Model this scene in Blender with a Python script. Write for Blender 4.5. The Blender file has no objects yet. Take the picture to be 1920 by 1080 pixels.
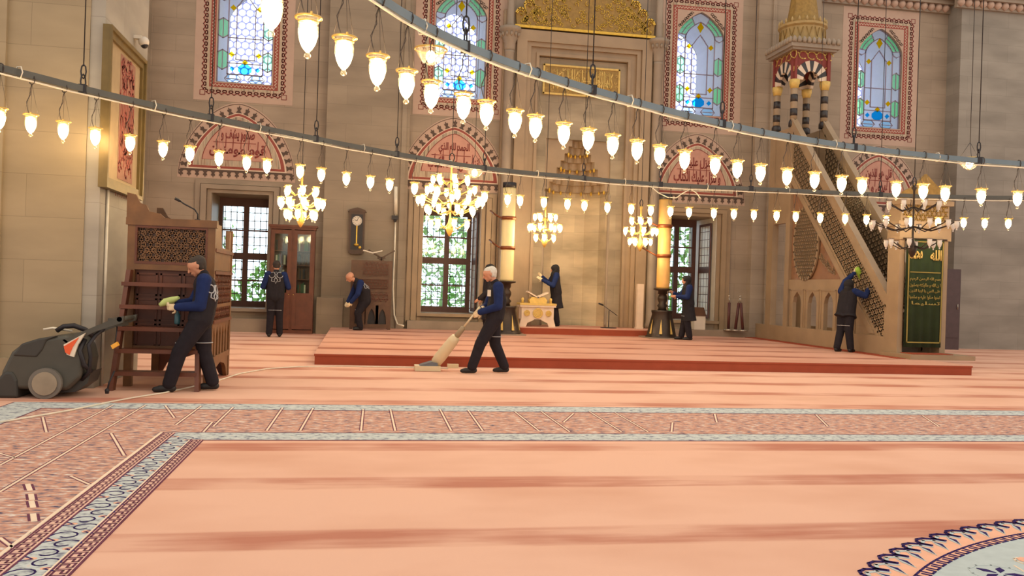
import bpy, bmesh, math, random
from math import sin, cos, pi, radians, sqrt, atan2, hypot
from mathutils import Vector, Matrix
from mathutils.bvhtree import BVHTree
R_ = random.Random(7)
SC = bpy.context.scene
COL = SC.collection
# ------------------------------------------------------------------ camera
H = 1.35; FPX = 1634.0; YAW = radians(10.0); ROLL = radians(1.87)
FW = Vector((sin(YAW), cos(YAW), 0)); R0 = Vector((cos(YAW), -sin(YAW), 0)); U0 = Vector((0, 0, 1))
RT = R0*cos(ROLL) + U0*sin(ROLL); UP = -R0*sin(ROLL) + U0*cos(ROLL)
cd = bpy.data.cameras.new('camera'); cam = bpy.data.objects.new('camera', cd); COL.objects.link(cam)
cd.sensor_width = 36.0; cd.lens = FPX/1920*36.0; cd.clip_end = 400
m = Matrix((RT, UP, -FW)).transposed().to_4x4(); m.translation = Vector((0, 0, H)); cam.matrix_world = m
SC.camera = cam
SC.view_settings.view_transform = 'Standard'; SC.view_settings.look = 'None'
SC.view_settings.gamma = 1.0; SC.view_settings.use_curve_mapping = False
SC.view_settings.exposure = 0.0
try:
    SC.cycles.use_denoising = True; SC.cycles.max_bounces = 6; SC.cycles.transparent_max_bounces = 24
    SC.cycles.sample_clamp_indirect = 4.0; SC.cycles.caustics_reflective = False; SC.cycles.caustics_refractive = False
except Exception: pass
# world: bright hazy daylight outside the windows, softer warm light from the hall behind the camera
W = bpy.data.worlds.new('daylight'); SC.world = W; W.use_nodes = True
nt = W.node_tree; nt.nodes.clear()
wo = nt.nodes.new('ShaderNodeOutputWorld'); bg = nt.nodes.new('ShaderNodeBackground'); nt.links.new(bg.outputs[0], wo.inputs[0])
tc = nt.nodes.new('ShaderNodeTexCoord'); sp = nt.nodes.new('ShaderNodeSeparateXYZ'); nt.links.new(tc.outputs['Generated'], sp.inputs[0])
mr = nt.nodes.new('ShaderNodeMapRange'); mr.inputs[1].default_value = 0.80; mr.inputs[2].default_value = 0.90
nt.links.new(sp.outputs['Y'], mr.inputs[0])
mx = nt.nodes.new('ShaderNodeMix'); mx.data_type = 'RGBA'; nt.links.new(mr.outputs[0], mx.inputs[0])
mx.inputs[6].default_value = (1.12, 1.02, 0.90, 1); mx.inputs[7].default_value = (3.4, 3.7, 4.3, 1)
nt.links.new(mx.outputs[2], bg.inputs[0]); bg.inputs[1].default_value = 1.0

def ray(x, y): return FW + RT*((x-960)/FPX) - UP*((y-540)/FPX)
def PZ(x, y, z=0.0):
    d = ray(x, y); return Vector((0, 0, H)) + d*((z-H)/d.z)
def PY(x, y, Y):
    d = ray(x, y); return Vector((0, 0, H)) + d*(Y/d.y)
def PXx(x, y, X):
    d = ray(x, y); return Vector((0, 0, H)) + d*(X/d.x)

# ------------------------------------------------------------------ materials
def lin(c): return tuple(((v/255)/12.92 if v/255 <= .04045 else ((v/255+.055)/1.055)**2.4) for v in c)
def newmat(name):
    m = bpy.data.materials.new(name); m.use_nodes = True; n = m.node_tree; b = n.nodes['Principled BSDF']; return m, n, b
def mat(name, c, rough=.6, metal=0, var=.12, scale=6, emit=None, es=0, bump=0, srgb=True, spec=.5):
    m, n, b = newmat(name)
    c = lin(c) if srgb else c
    b.inputs['Roughness'].default_value = rough; b.inputs['Metallic'].default_value = metal
    b.inputs['Specular IOR Level'].default_value = spec
    if emit:
        b.inputs['Emission Color'].default_value = (*emit, 1); b.inputs['Emission Strength'].default_value = es
    g = n.nodes.new('ShaderNodeNewGeometry'); t = n.nodes.new('ShaderNodeTexNoise'); t.inputs['Scale'].default_value = scale; t.inputs['Detail'].default_value = 4
    n.links.new(g.outputs['Position'], t.inputs['Vector'])
    r = n.nodes.new('ShaderNodeValToRGB'); n.links.new(t.outputs[0], r.inputs[0])
    r.color_ramp.elements[0].position = .3; r.color_ramp.elements[1].position = .7
    r.color_ramp.elements[0].color = (*[max(0, v*(1-var)) for v in c], 1); r.color_ramp.elements[1].color = (*[min(1, v*(1+var)) for v in c], 1)
    n.links.new(r.outputs[0], b.inputs['Base Color'])
    if bump:
        bp = n.nodes.new('ShaderNodeBump'); bp.inputs['Strength'].default_value = bump; bp.inputs['Distance'].default_value = .01
        n.links.new(t.outputs[0], bp.inputs['Height']); n.links.new(bp.outputs[0], b.inputs['Normal'])
    return m
def stonemat(name, c1, c2, bw=1.1, rh=.42, mortar=.006, mort=None, vein=.25, off=(0, 0, 0)):
    m, n, b = newmat(name); b.inputs['Roughness'].default_value = .75; b.inputs['Specular IOR Level'].default_value = .25
    g = n.nodes.new('ShaderNodeNewGeometry'); s = n.nodes.new('ShaderNodeSeparateXYZ'); n.links.new(g.outputs['Position'], s.inputs[0])
    a = n.nodes.new('ShaderNodeMath'); a.operation = 'ADD'; n.links.new(s.outputs[0], a.inputs[0]); n.links.new(s.outputs[1], a.inputs[1])
    cb = n.nodes.new('ShaderNodeCombineXYZ'); n.links.new(a.outputs[0], cb.inputs[0]); n.links.new(s.outputs[2], cb.inputs[1])
    br = n.nodes.new('ShaderNodeTexBrick'); n.links.new(cb.outputs[0], br.inputs['Vector']); br.inputs['Scale'].default_value = 1
    br.inputs['Brick Width'].default_value = bw; br.inputs['Row Height'].default_value = rh; br.inputs['Mortar Size'].default_value = mortar
    br.inputs['Mortar Smooth'].default_value = .3
    br.inputs['Color1'].default_value = (*c1, 1); br.inputs['Color2'].default_value = (*c2, 1)
    br.inputs['Mortar'].default_value = (*(mort or [v*.72 for v in c1]), 1)
    # horizontal cloudy veining
    vm = n.nodes.new('ShaderNodeVectorMath'); vm.operation = 'MULTIPLY'; vm.inputs[1].default_value = (.5, .5, 1.6); n.links.new(g.outputs['Position'], vm.inputs[0])
    t = n.nodes.new('ShaderNodeTexNoise'); t.inputs['Scale'].default_value = 1.3; t.inputs['Detail'].default_value = 6; n.links.new(vm.outputs[0], t.inputs['Vector'])
    r = n.nodes.new('ShaderNodeValToRGB'); n.links.new(t.outputs[0], r.inputs[0]); r.color_ramp.elements[0].position = .35; r.color_ramp.elements[1].position = .65
    r.color_ramp.elements[0].color = (1-vein, 1-vein, 1-vein, 1); r.color_ramp.elements[1].color = (1+vein*.4,)*3+(1,)
    mm = n.nodes.new('ShaderNodeMix'); mm.data_type = 'RGBA'; mm.blend_type = 'MULTIPLY'; mm.inputs[0].default_value = 1
    n.links.new(br.outputs[0], mm.inputs[6]); n.links.new(r.outputs[0], mm.inputs[7]); n.links.new(mm.outputs[2], b.inputs['Base Color'])
    bp = n.nodes.new('ShaderNodeBump'); bp.inputs['Strength'].default_value = .25; bp.inputs['Distance'].default_value = .01
    n.links.new(t.outputs[0], bp.inputs['Height']); n.links.new(bp.outputs[0], b.inputs['Normal'])
    return m
def carpetmat(name, base, dark, y0, per, width, y1=None, per1=None, split=None):
    """salmon pile with darker worn prayer rows running along X"""
    m, n, b = newmat(name); b.inputs['Roughness'].default_value = .95; b.inputs['Specular IOR Level'].default_value = .05
    L = n.links.new
    g = n.nodes.new('ShaderNodeNewGeometry'); s = n.nodes.new('ShaderNodeSeparateXYZ'); L(g.outputs['Position'], s.inputs[0])
    def M(op, a, bb=None, c=None):
        q = n.nodes.new('ShaderNodeMath'); q.operation = op
        for i, v in enumerate((a, bb, c)):
            if v is None: continue
            if isinstance(v, (int, float)): q.inputs[i].default_value = v
            else: L(v, q.inputs[i])
        return q.outputs[0]
    st = n.nodes.new('ShaderNodeVectorMath'); st.operation = 'MULTIPLY'; st.inputs[1].default_value = (.9, 9.0, 1); L(g.outputs['Position'], st.inputs[0])
    nz = n.nodes.new('ShaderNodeTexNoise'); nz.inputs['Scale'].default_value = 1.0; nz.inputs['Detail'].default_value = 8; nz.inputs['Roughness'].default_value = .62; L(st.outputs[0], nz.inputs['Vector'])
    nz2 = n.nodes.new('ShaderNodeTexNoise'); nz2.inputs['Scale'].default_value = .9; nz2.inputs['Detail'].default_value = 3
    st2 = n.nodes.new('ShaderNodeVectorMath'); st2.operation = 'MULTIPLY'; st2.inputs[1].default_value = (.7, 1.1, 1); L(g.outputs['Position'], st2.inputs[0]); L(st2.outputs[0], nz2.inputs['Vector'])
    wob = M('MULTIPLY', M('SUBTRACT', nz.outputs[0], .5), .10)
    yy = M('ADD', s.outputs[1], wob)
    def rows(y0, per):
        ph = M('FRACT', M('ADD', M('DIVIDE', M('SUBTRACT', yy, y0), per), 100.5))
        d = M('MULTIPLY', M('ABSOLUTE', M('SUBTRACT', ph, .5)), per)
        q = n.nodes.new('ShaderNodeMapRange'); q.interpolation_type = 'SMOOTHSTEP'; L(d, q.inputs[0])
        q.inputs[1].default_value = width*.40; q.inputs[2].default_value = width*.58; q.inputs[3].default_value = 1; q.inputs[4].default_value = 0
        return q.outputs[0]
    r1 = rows(y0, per)
    if split is not None:
        r2 = rows(y1, per1); k = M('GREATER_THAN', s.outputs[1], split)
        r1 = M('ADD', M('MULTIPLY', r1, M('SUBTRACT', 1, k)), M('MULTIPLY', r2, k))
    q = n.nodes.new('ShaderNodeMapRange'); L(M('ADD', nz2.outputs[0], M('MULTIPLY', nz.outputs[0], .5)), q.inputs[0]); q.inputs[1].default_value = .62; q.inputs[2].default_value = .86
    q.inputs[3].default_value = .18; q.inputs[4].default_value = 1
    fac = M('MULTIPLY', r1, q.outputs[0])
    fine = n.nodes.new('ShaderNodeTexNoise'); fine.inputs['Scale'].default_value = 60; L(g.outputs['Position'], fine.inputs['Vector'])
    mo = n.nodes.new('ShaderNodeMix'); mo.data_type = 'RGBA'; mo.inputs[6].default_value = (*base, 1); mo.inputs[7].default_value = (base[0]*.86, base[1]*.78, base[2]*.74, 1)
    mf = n.nodes.new('ShaderNodeMapRange'); L(nz2.outputs[0], mf.inputs[0]); mf.inputs[1].default_value = .45; mf.inputs[2].default_value = .75; L(mf.outputs[0], mo.inputs[0])
    mix = n.nodes.new('ShaderNodeMix'); mix.data_type = 'RGBA'; L(fac, mix.inputs[0]); L(mo.outputs[2], mix.inputs[6]); mix.inputs[7].default_value = (*dark, 1)
    L(mix.outputs[2], b.inputs['Base Color'])
    bp = n.nodes.new('ShaderNodeBump'); bp.inputs['Strength'].default_value = .3; bp.inputs['Distance'].default_value = .004; L(fine.outputs[0], bp.inputs['Height']); L(bp.outputs[0], b.inputs['Normal'])
    return m
def speckmat(name, cols, scale=(14, 30), pos=None):
    """woven multicolour speckle: colours from a noise ramp"""
    m, n, b = newmat(name); b.inputs['Roughness'].default_value = .95; b.inputs['Specular IOR Level'].default_value = .05
    g = n.nodes.new('ShaderNodeNewGeometry'); v = n.nodes.new('ShaderNodeVectorMath'); v.operation = 'MULTIPLY'; v.inputs[1].default_value = (scale[0], scale[1], 1)
    n.links.new(g.outputs['Position'], v.inputs[0])
    t = n.nodes.new('ShaderNodeTexNoise'); t.inputs['Scale'].default_value = 1; t.inputs['Detail'].default_value = 2.5; t.inputs['Roughness'].default_value = .7; n.links.new(v.outputs[0], t.inputs['Vector'])
    r = n.nodes.new('ShaderNodeValToRGB'); n.links.new(t.outputs[0], r.inputs[0]); r.color_ramp.interpolation = 'LINEAR'
    k = len(cols); lo, hi = pos or (.30, .70)
    for i in range(k-2): r.color_ramp.elements.new(.5)
    for i, e in enumerate(r.color_ramp.elements): e.position = lo+(hi-lo)*i/(k-1); e.color = (*cols[i], 1)
    n.links.new(r.outputs[0], b.inputs['Base Color']); return m
def glassmat(name, c=(1, 1, 1), clear=.85, rough=.05, trans=None):
    m = bpy.data.materials.new(name); m.use_nodes = True; n = m.node_tree; n.nodes.clear()
    o = n.nodes.new('ShaderNodeOutputMaterial'); a = n.nodes.new('ShaderNodeBsdfTransparent'); g = n.nodes.new('ShaderNodeBsdfGlossy'); x = n.nodes.new('ShaderNodeMixShader')
    a.inputs[0].default_value = (*c, 1); g.inputs['Roughness'].default_value = rough; g.inputs[0].default_value = (*c, 1)
    lw = n.nodes.new('ShaderNodeLayerWeight'); lw.inputs[0].default_value = .35
    ad = n.nodes.new('ShaderNodeMath'); ad.operation = 'MULTIPLY_ADD'; ad.inputs[1].default_value = .6; ad.inputs[2].default_value = 1-clear; ad.use_clamp = True
    n.links.new(lw.outputs['Facing'], ad.inputs[0]); n.links.new(ad.outputs[0], x.inputs[0])
    n.links.new(a.outputs[0], x.inputs[1]); n.links.new(g.outputs[0], x.inputs[2]); n.links.new(x.outputs[0], o.inputs[0]); return m
def panemat(name, c, tr=.75):
    """stained glass: lets coloured daylight through, slightly milky"""
    m = bpy.data.materials.new(name); m.use_nodes = True; n = m.node_tree; n.nodes.clear()
    o = n.nodes.new('ShaderNodeOutputMaterial'); a = n.nodes.new('ShaderNodeBsdfTransparent'); g = n.nodes.new('ShaderNodeBsdfTranslucent'); x = n.nodes.new('ShaderNodeMixShader')
    a.inputs[0].default_value = (*c, 1); g.inputs[0].default_value = (*c, 1); x.inputs[0].default_value = 1-tr
    n.links.new(a.outputs[0], x.inputs[1]); n.links.new(g.outputs[0], x.inputs[2]); n.links.new(x.outputs[0], o.inputs[0]); return m

# ------------------------------------------------------------------ mesh building
class MB:
    def __init__(s): s.v = []; s.f = []; s.mi = []; s.uv = {}; s.cur = 0; s.sm = []
    def add(s, vs, fs, smooth=False):
        o = len(s.v); s.v += [tuple(v) for v in vs]
        for f in fs: s.f.append(tuple(i+o for i in f)); s.mi.append(s.cur); s.sm.append(smooth)
    def box(s, x0, x1, y0, y1, z0, z1):
        s.nb = getattr(s, 'nb', 0)+1; e = .0002+.0016*((s.nb*.618034) % 1); x0 -= e; y0 -= e; z0 -= e; x1 += e; y1 += e; z1 += e
        s.add([(x0,y0,z0),(x1,y0,z0),(x1,y1,z0),(x0,y1,z0),(x0,y0,z1),(x1,y0,z1),(x1,y1,z1),(x0,y1,z1)],
              [(0,3,2,1),(4,5,6,7),(0,1,5,4),(1,2,6,5),(2,3,7,6),(3,0,4,7)])
    def obox(s, c, ax, ay, az):
        c = Vector(c); ax = Vector(ax); ay = Vector(ay); az = Vector(az)
        P = [c+ax*i+ay*j+az*k for k in (-1, 1) for j in (-1, 1) for i in (-1, 1)]
        s.add(P, [(0,2,3,1),(4,5,7,6),(0,1,5,4),(1,3,7,5),(3,2,6,7),(2,0,4,6)])
    def prism(s, poly, a, b, plane='xz'):
        """poly extruded from a to b along the remaining axis"""
        n = len(poly)
        def P(p, t):
            if plane == 'xz': return (p[0], t, p[1])
            if plane == 'yz': return (t, p[0], p[1])
            return (p[0], p[1], t)
        vs = [P(p, a) for p in poly]+[P(p, b) for p in poly]
        s.add(vs, [tuple(range(n)), tuple(range(2*n-1, n-1, -1))]+[(i, i+n, (i+1) % n+n, (i+1) % n) for i in range(n)])
    def tube(s, pts, r, n=8, caps=True, closed=False):
        pts = [Vector(p) for p in pts]; m = len(pts); rs = r if isinstance(r, (list, tuple)) else [r]*m
        o = len(s.v); up = None
        for i, p in enumerate(pts):
            if closed: t = pts[(i+1) % m]-pts[i-1]
            else: t = pts[min(i+1, m-1)]-pts[max(i-1, 0)]
            t = t.normalized() if t.length > 1e-9 else Vector((0, 0, 1))
            if up is None:
                up = Vector((0, 0, 1)) if abs(t.z) < .9 else Vector((1, 0, 0))
            a = t.cross(up); a = a.normalized() if a.length > 1e-6 else Vector((1, 0, 0)); b = a.cross(t).normalized(); up = b
            for k in range(n):
                q = p+(a*cos(2*pi*k/n)+b*sin(2*pi*k/n))*rs[i]; s.v.append(tuple(q))
        for i in range(m if closed else m-1):
            j = (i+1) % m
            for k in range(n):
                s.f.append((o+i*n+k, o+i*n+(k+1) % n, o+j*n+(k+1) % n, o+j*n+k)); s.mi.append(s.cur); s.sm.append(True)
        if caps and not closed:
            s.f.append(tuple(o+k for k in range(n-1, -1, -1))); s.mi.append(s.cur); s.sm.append(False)
            s.f.append(tuple(o+(m-1)*n+k for k in range(n))); s.mi.append(s.cur); s.sm.append(False)
    def lathe(s, prof, c=(0, 0, 0), n=20, smooth=True, caps=True, squash=1.0, ang0=0.0):
        o = len(s.v); m = len(prof)
        for r, z in prof:
            for k in range(n): s.v.append((c[0]+r*cos(ang0+2*pi*k/n), c[1]+r*squash*sin(ang0+2*pi*k/n), c[2]+z))
        for i in range(m-1):
            for k in range(n):
                s.f.append((o+i*n+k, o+i*n+(k+1) % n, o+(i+1)*n+(k+1) % n, o+(i+1)*n+k)); s.mi.append(s.cur); s.sm.append(smooth)
        if caps:
            s.f.append(tuple(o+k for k in range(n-1, -1, -1))); s.mi.append(s.cur); s.sm.append(False)
            s.f.append(tuple(o+(m-1)*n+k for k in range(n))); s.mi.append(s.cur); s.sm.append(False)
    def ell(s, c, rx, ry, rz, n=14, m=9):
        prof = [(max(sin(pi*i/m), 1e-3), -cos(pi*i/m)*rz) for i in range(m+1)]
        o = len(s.v)
        for q, z in prof:
            for k in range(n): s.v.append((c[0]+rx*q*cos(2*pi*k/n), c[1]+ry*q*sin(2*pi*k/n), c[2]+z))
        for i in range(m):
            for k in range(n): s.f.append((o+i*n+k, o+i*n+(k+1) % n, o+(i+1)*n+(k+1) % n, o+(i+1)*n+k)); s.mi.append(s.cur); s.sm.append(True)
    def ribbon(s, pts, w, to3, d0, d1, closed=False):
        """2-d polyline drawn w wide, mapped by to3(u,v,d), between depths d0 (back) and d1 (front)"""
        m = len(pts); rng = range(m) if closed else range(m-1)
        for i in rng:
            a = Vector(pts[i]); b = Vector(pts[(i+1) % m]); t = b-a
            if t.length < 1e-6: continue
            t.normalize(); q = Vector((-t.y, t.x))*(w/2); e = t*(w*.4)
            P = [a-e+q, a-e-q, b+e-q, b+e+q]
            s.add([to3(p.x, p.y, d0) for p in P]+[to3(p.x, p.y, d1) for p in P], [(0,1,2,3),(7,6,5,4),(0,4,5,1),(1,5,6,2),(2,6,7,3),(3,7,4,0)])
    def poly(s, pts, to3, d0, d1):
        n = len(pts)
        s.add([to3(p[0], p[1], d0) for p in pts]+[to3(p[0], p[1], d1) for p in pts],
              [tuple(range(n)), tuple(range(2*n-1, n-1, -1))]+[(i, i+n, (i+1) % n+n, (i+1) % n) for i in range(n)])
    def mesh(s, name, mats, uv=None):
        me = bpy.data.meshes.new(name); me.from_pydata(s.v, [], s.f); me.update()
        for x in (mats if isinstance(mats, (list, tuple)) else [mats]): me.materials.append(x)
        me.polygons.foreach_set('material_index', s.mi); me.polygons.foreach_set('use_smooth', s.sm)
        bm = bmesh.new(); bm.from_mesh(me); bmesh.ops.recalc_face_normals(bm, faces=bm.faces); bm.to_mesh(me); bm.free()
        return me
    def obj(s, name, mats, parent=None, loc=(0, 0, 0)):
        o = bpy.data.objects.new(name, s.mesh(name, mats)); COL.objects.link(o); o.location = loc
        if parent: o.parent = parent
        return o
def tag(o, label=None, cat=None, group=None, kind=None):
    if label: o['label'] = label
    if cat: o['category'] = cat
    if group: o['group'] = group
    if kind: o['kind'] = kind
    return o
def thing(name, label, cat, loc=(0, 0, 0), rz=0, group=None):
    o = bpy.data.objects.new(name, None); COL.objects.link(o); o.location = loc; o.rotation_euler = (0, 0, rz); o.empty_display_size = .1
    return tag(o, label, cat, group)
def dup(root, loc, rz=None, label=None, name=None):
    r = root.copy(); COL.objects.link(r); r.location = loc
    if rz is not None: r.rotation_euler = (0, 0, rz)
    if label: r['label'] = label
    for ch in list(root.children):
        c = ch.copy(); COL.objects.link(c); c.parent = r
        for g in ch.children:
            d = g.copy(); COL.objects.link(d); d.parent = c
    return r
def mbx(name, m, parent, *b):
    q = MB(); q.box(*b); return q.obj(name, m, parent)
def clipseg(p, q, poly):
    """segment p-q clipped to a convex ccw polygon"""
    t0, t1 = 0.0, 1.0; d = (q[0]-p[0], q[1]-p[1]); n = len(poly)
    for i in range(n):
        a, b = poly[i], poly[(i+1) % n]; nx, ny = -(b[1]-a[1]), b[0]-a[0]
        den = d[0]*nx+d[1]*ny; num = (p[0]-a[0])*nx+(p[1]-a[1])*ny
        if abs(den) < 1e-12:
            if num < 0: return None
            continue
        t = -num/den
        if den > 0: t0 = max(t0, t)
        else: t1 = min(t1, t)
        if t0 >= t1: return None
    return (p[0]+d[0]*t0, p[1]+d[1]*t0), (p[0]+d[0]*t1, p[1]+d[1]*t1)
def kagome(mb, poly, sp, w, to3, d0, d1, angs=(0, 60, 120), offs=(.5, .5, .5)):
    """pierced star lattice: three families of bars clipped to poly"""
    xs = [p[0] for p in poly]; ys = [p[1] for p in poly]; cx = (min(xs)+max(xs))/2; cy = (min(ys)+max(ys))/2
    Rr = hypot(max(xs)-min(xs), max(ys)-min(ys))/2+sp
    for a, of in zip(angs, offs):
        t = (cos(radians(a)), sin(radians(a))); nn = (-t[1], t[0]); k = int(Rr/sp)+1
        for i in range(-k, k+1):
            o = (i+of)*sp
            s = clipseg((cx+nn[0]*o-t[0]*Rr, cy+nn[1]*o-t[1]*Rr), (cx+nn[0]*o+t[0]*Rr, cy+nn[1]*o+t[1]*Rr), poly)
            if s: mb.ribbon(s, w, to3, d0, d1)
def wallmap(Y): return lambda u, v, d: (u, Y-d, v)       # d = distance in front of a wall facing the camera
def archpts(hw, rise, n=24, p=1.5, q=.6):
    out = []
    for i in range(n+1):
        a = -cos(pi*i/n); u = a
        out.append((hw*u, rise*max(0, 1-abs(u)**p)**q))
    return out
# Arabic lettering shaped from presentation forms
AR = {'ا': (0xFE8D, 0), 'ب': (0xFE8F, 1), 'ت': (0xFE95, 1), 'ج': (0xFE9D, 1), 'ح': (0xFEA1, 1), 'خ': (0xFEA5, 1), 'د': (0xFEA9, 0), 'ذ': (0xFEAB, 0), 'ر': (0xFEAD, 0), 'ز': (0xFEAF, 0),
      'س': (0xFEB1, 1), 'ش': (0xFEB5, 1), 'ص': (0xFEB9, 1), 'ع': (0xFEC9, 1), 'ف': (0xFED1, 1), 'ق': (0xFED5, 1), 'ك': (0xFED9, 1), 'ل': (0xFEDD, 1), 'م': (0xFEE1, 1), 'ن': (0xFEE5, 1),
      'ه': (0xFEE9, 1), 'و': (0xFEED, 0), 'ي': (0xFEF1, 1), 'ى': (0xFEEF, 0), 'ؤ': (0xFE85, 0), 'ء': (0xFE80, -1)}
def shape(txt):
    out = []
    for w in txt.split(' '):
        s = []
        for i, ch in enumerate(w):
            if ch not in AR: s.append(ch); continue
            base, j = AR[ch]; prev = i > 0 and w[i-1] in AR and AR[w[i-1]][1] == 1; nxt = j == 1 and i+1 < len(w) and w[i+1] in AR and AR[w[i+1]][1] >= 0
            if j < 0: s.append(chr(base)); continue
            if ch == 'ى': s.append(chr(base+(1 if prev else 0))); continue
            if j == 0: s.append(chr(base+(1 if prev else 0)))
            else: s.append(chr(base+(3 if prev and nxt else 2 if nxt else 1 if prev else 0)))
        out.append(''.join(s))
    return ' '.join(out)[::-1]
def text_mesh(txt, x0, x1, z0, z1, Y, depth, m, name, parent, bold=.02, arabic=True, rot=None):
    """lettering stretched to fill a rectangle on a wall at Y"""
    c = bpy.data.curves.new(name, 'FONT'); c.body = shape(txt) if arabic else txt; c.offset = bold; c.resolution_u = 3
    t = bpy.data.objects.new(name, c); COL.objects.link(t); bpy.context.view_layer.update()
    me = bpy.data.meshes.new_from_object(t.evaluated_get(bpy.context.evaluated_depsgraph_get())); bpy.data.objects.remove(t)
    if not len(me.vertices): return None
    xs = [v.co.x for v in me.vertices]; ys = [v.co.y for v in me.vertices]; a, b, e, f = min(xs), max(xs), min(ys), max(ys)
    bm = bmesh.new(); bm.from_mesh(me); ext = bmesh.ops.extrude_face_region(bm, geom=bm.faces[:])
    for v in [g for g in ext['geom'] if isinstance(g, bmesh.types.BMVert)]: v.co.z += 1
    bm.to_mesh(me); bm.free()
    for v in me.vertices:
        u = x0+(v.co.x-a)/(b-a)*(x1-x0); w = z0+(v.co.y-e)/(f-e)*(z1-z0)
        v.co = (u, Y-depth*v.co.z, w) if rot is None else rot(u, w, depth*v.co.z)
    me.materials.append(m); o = bpy.data.objects.new(name, me); COL.objects.link(o)
    if parent: o.parent = parent
    return o
def ordn(i):
    one = ['', 'first', 'second', 'third', 'fourth', 'fifth', 'sixth', 'seventh', 'eighth', 'ninth', 'tenth', 'eleventh', 'twelfth', 'thirteenth', 'fourteenth', 'fifteenth', 'sixteenth', 'seventeenth', 'eighteenth', 'nineteenth']
    if i < 20: return one[i]
    t = {2: 'twent', 3: 'thirt', 4: 'fort'}[i//10]
    return t+'ieth' if i % 10 == 0 else t+'y-'+one[i % 10]
# ------------------------------------------------------------------ palette
S1 = (.385, .30, .222); S2 = (.35, .272, .20)
M_wall = stonemat('wall_stone', S1, S2, vein=.16)
M_pier = stonemat('pier_stone', (.335, .267, .195), (.305, .243, .178), 1.3, .5, .004, vein=.16)
M_pierL = stonemat('near_pier_stone', (.38, .295, .185), (.345, .268, .168), 1.3, .5, .004, vein=.16)
M_pierR = stonemat('grey_pier_stone', (.325, .29, .245), (.295, .262, .22), 1.3, .5, .004, vein=.2)
M_face = stonemat('facing_marble', (.40, .32, .22), (.34, .27, .19), .7, .5, .004, vein=.3)
M_marble = mat('warm_marble', (156, 132, 104), .45, var=.10, scale=2.2)
M_marbled = mat('grey_marble', (150, 133, 115), .5, var=.12, scale=2)
M_niche = stonemat('niche_marble_lamplit', (.66, .54, .36), (.54, .44, .30), .7, .5, .004, vein=.3)  # marble colour raised and yellowed to carry the chandelier light in the recess
M_white = mat('white_marble', (215, 205, 190), .45, var=.06, scale=3)
M_reveal = mat('pale_reveal_plaster', (225, 228, 235), .8, var=.03)
M_plaster = mat('painted_plaster', (188, 160, 142), .85, var=.05, scale=3)
M_pink = mat('pink_paint', (196, 146, 128), .85, var=.06, scale=8)
M_red = mat('red_paint', (150, 76, 64), .8, var=.10, scale=10)
M_darkred = mat('dark_red_paint', (132, 60, 54), .8, var=.1, scale=10)
M_brown = mat('dark_brown_paint', (88, 70, 60), .8, var=.15, scale=10)
M_sage = speckmat('sage_scroll_paint', [lin((110, 100, 88)), lin((176, 160, 140)), lin((196, 176, 152)), lin((150, 120, 100))], (16, 16)); 
M_cream = mat('cream_paint', (222, 200, 178), .8, var=.05)
M_gold = mat('gilding', (214, 172, 70), .35, .55, var=.15, scale=12)
M_goldd = mat('dull_gilding', (150, 118, 58), .6, .1, var=.2, scale=14)
M_goldp = mat('bright_gold_paint', (214, 180, 100), .5, .1, var=.1, scale=14)
M_bronze = mat('dark_bronze', (60, 48, 40), .4, .5, var=.2)
M_iron = mat('dark_iron', (48, 46, 50), .5, .4, var=.15)
M_bar2 = mat('dull_steel_bar', (84, 84, 80), .45, .2, var=.12, scale=3)
M_bar = mat('painted_steel_bar', (112, 126, 134), .38, .2, var=.10, scale=3)
M_wire = mat('wire', (70, 60, 55), .5, .3)
M_cablew = mat('white_cable', (225, 215, 195), .5)
M_wood = mat('reddish_wood', (100, 54, 35), .45, var=.22, scale=5)
M_wood2 = mat('golden_brown_wood', (112, 76, 43), .45, var=.2, scale=6)
M_wood3 = mat('dark_brown_wood', (74, 50, 36), .5, var=.2, scale=6)
M_wood4 = mat('walnut_wood', (88, 58, 38), .5, var=.2, scale=6)
M_wframe = mat('window_frame_brown', (92, 58, 50), .5, var=.12)
M_dpurple = mat('dark_maroon_wood', (78, 58, 58), .5, var=.12)
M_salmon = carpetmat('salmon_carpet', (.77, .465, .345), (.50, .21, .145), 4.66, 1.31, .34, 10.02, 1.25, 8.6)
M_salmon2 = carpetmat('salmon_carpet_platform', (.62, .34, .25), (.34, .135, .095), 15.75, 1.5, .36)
M_riser = mat('dark_red_carpet', (154, 78, 58), .95, var=.06, scale=5, spec=.05)
M_field = speckmat('woven_pink_grey_field', [(.11, .09, .14), (.30, .22, .23), (.50, .27, .21), (.64, .34, .24), (.56, .44, .40), (.80, .70, .62)], (10, 24), (.33, .67))
M_band = speckmat('grey_blue_scroll_border', [(.08, .08, .16), (.24, .25, .30), (.47, .50, .50), (.56, .60, .59), (.60, .62, .60), (.70, .55, .45)], (13, 17), (.28, .74))
M_navy = mat('navy_wool', (58, 44, 96), .95, var=.15, scale=20, spec=.05)
M_maroonw = mat('maroon_wool', (110, 66, 84), .95, var=.2, scale=20, spec=.05)
M_greyw = mat('pale_grey_wool', (186, 196, 196), .95, var=.06, scale=12, spec=.05)
M_creamw = mat('cream_wool', (236, 214, 190), .95, var=.06, spec=.05)
M_peachw = mat('peach_wool', (236, 180, 152), .95, var=.08, spec=.05)
M_glass = glassmat('clear_glass', (1, .97, .9), .86)
M_wglass = glassmat('window_glass', (.93, 1, .98), .94)
M_bulb = mat('lit_bulb', (255, 230, 180), .5, var=0, emit=(1, .74, .40), es=60)
M_bulb2 = mat('lit_small_bulb', (255, 230, 180), .5, var=0, emit=(1, .76, .44), es=60)
M_rim = mat('brass_rim', (214, 176, 96), .3, .5, var=.1)
M_frost = mat('unlit_frosted_glass', (225, 220, 212), .25, var=.05)
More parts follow.
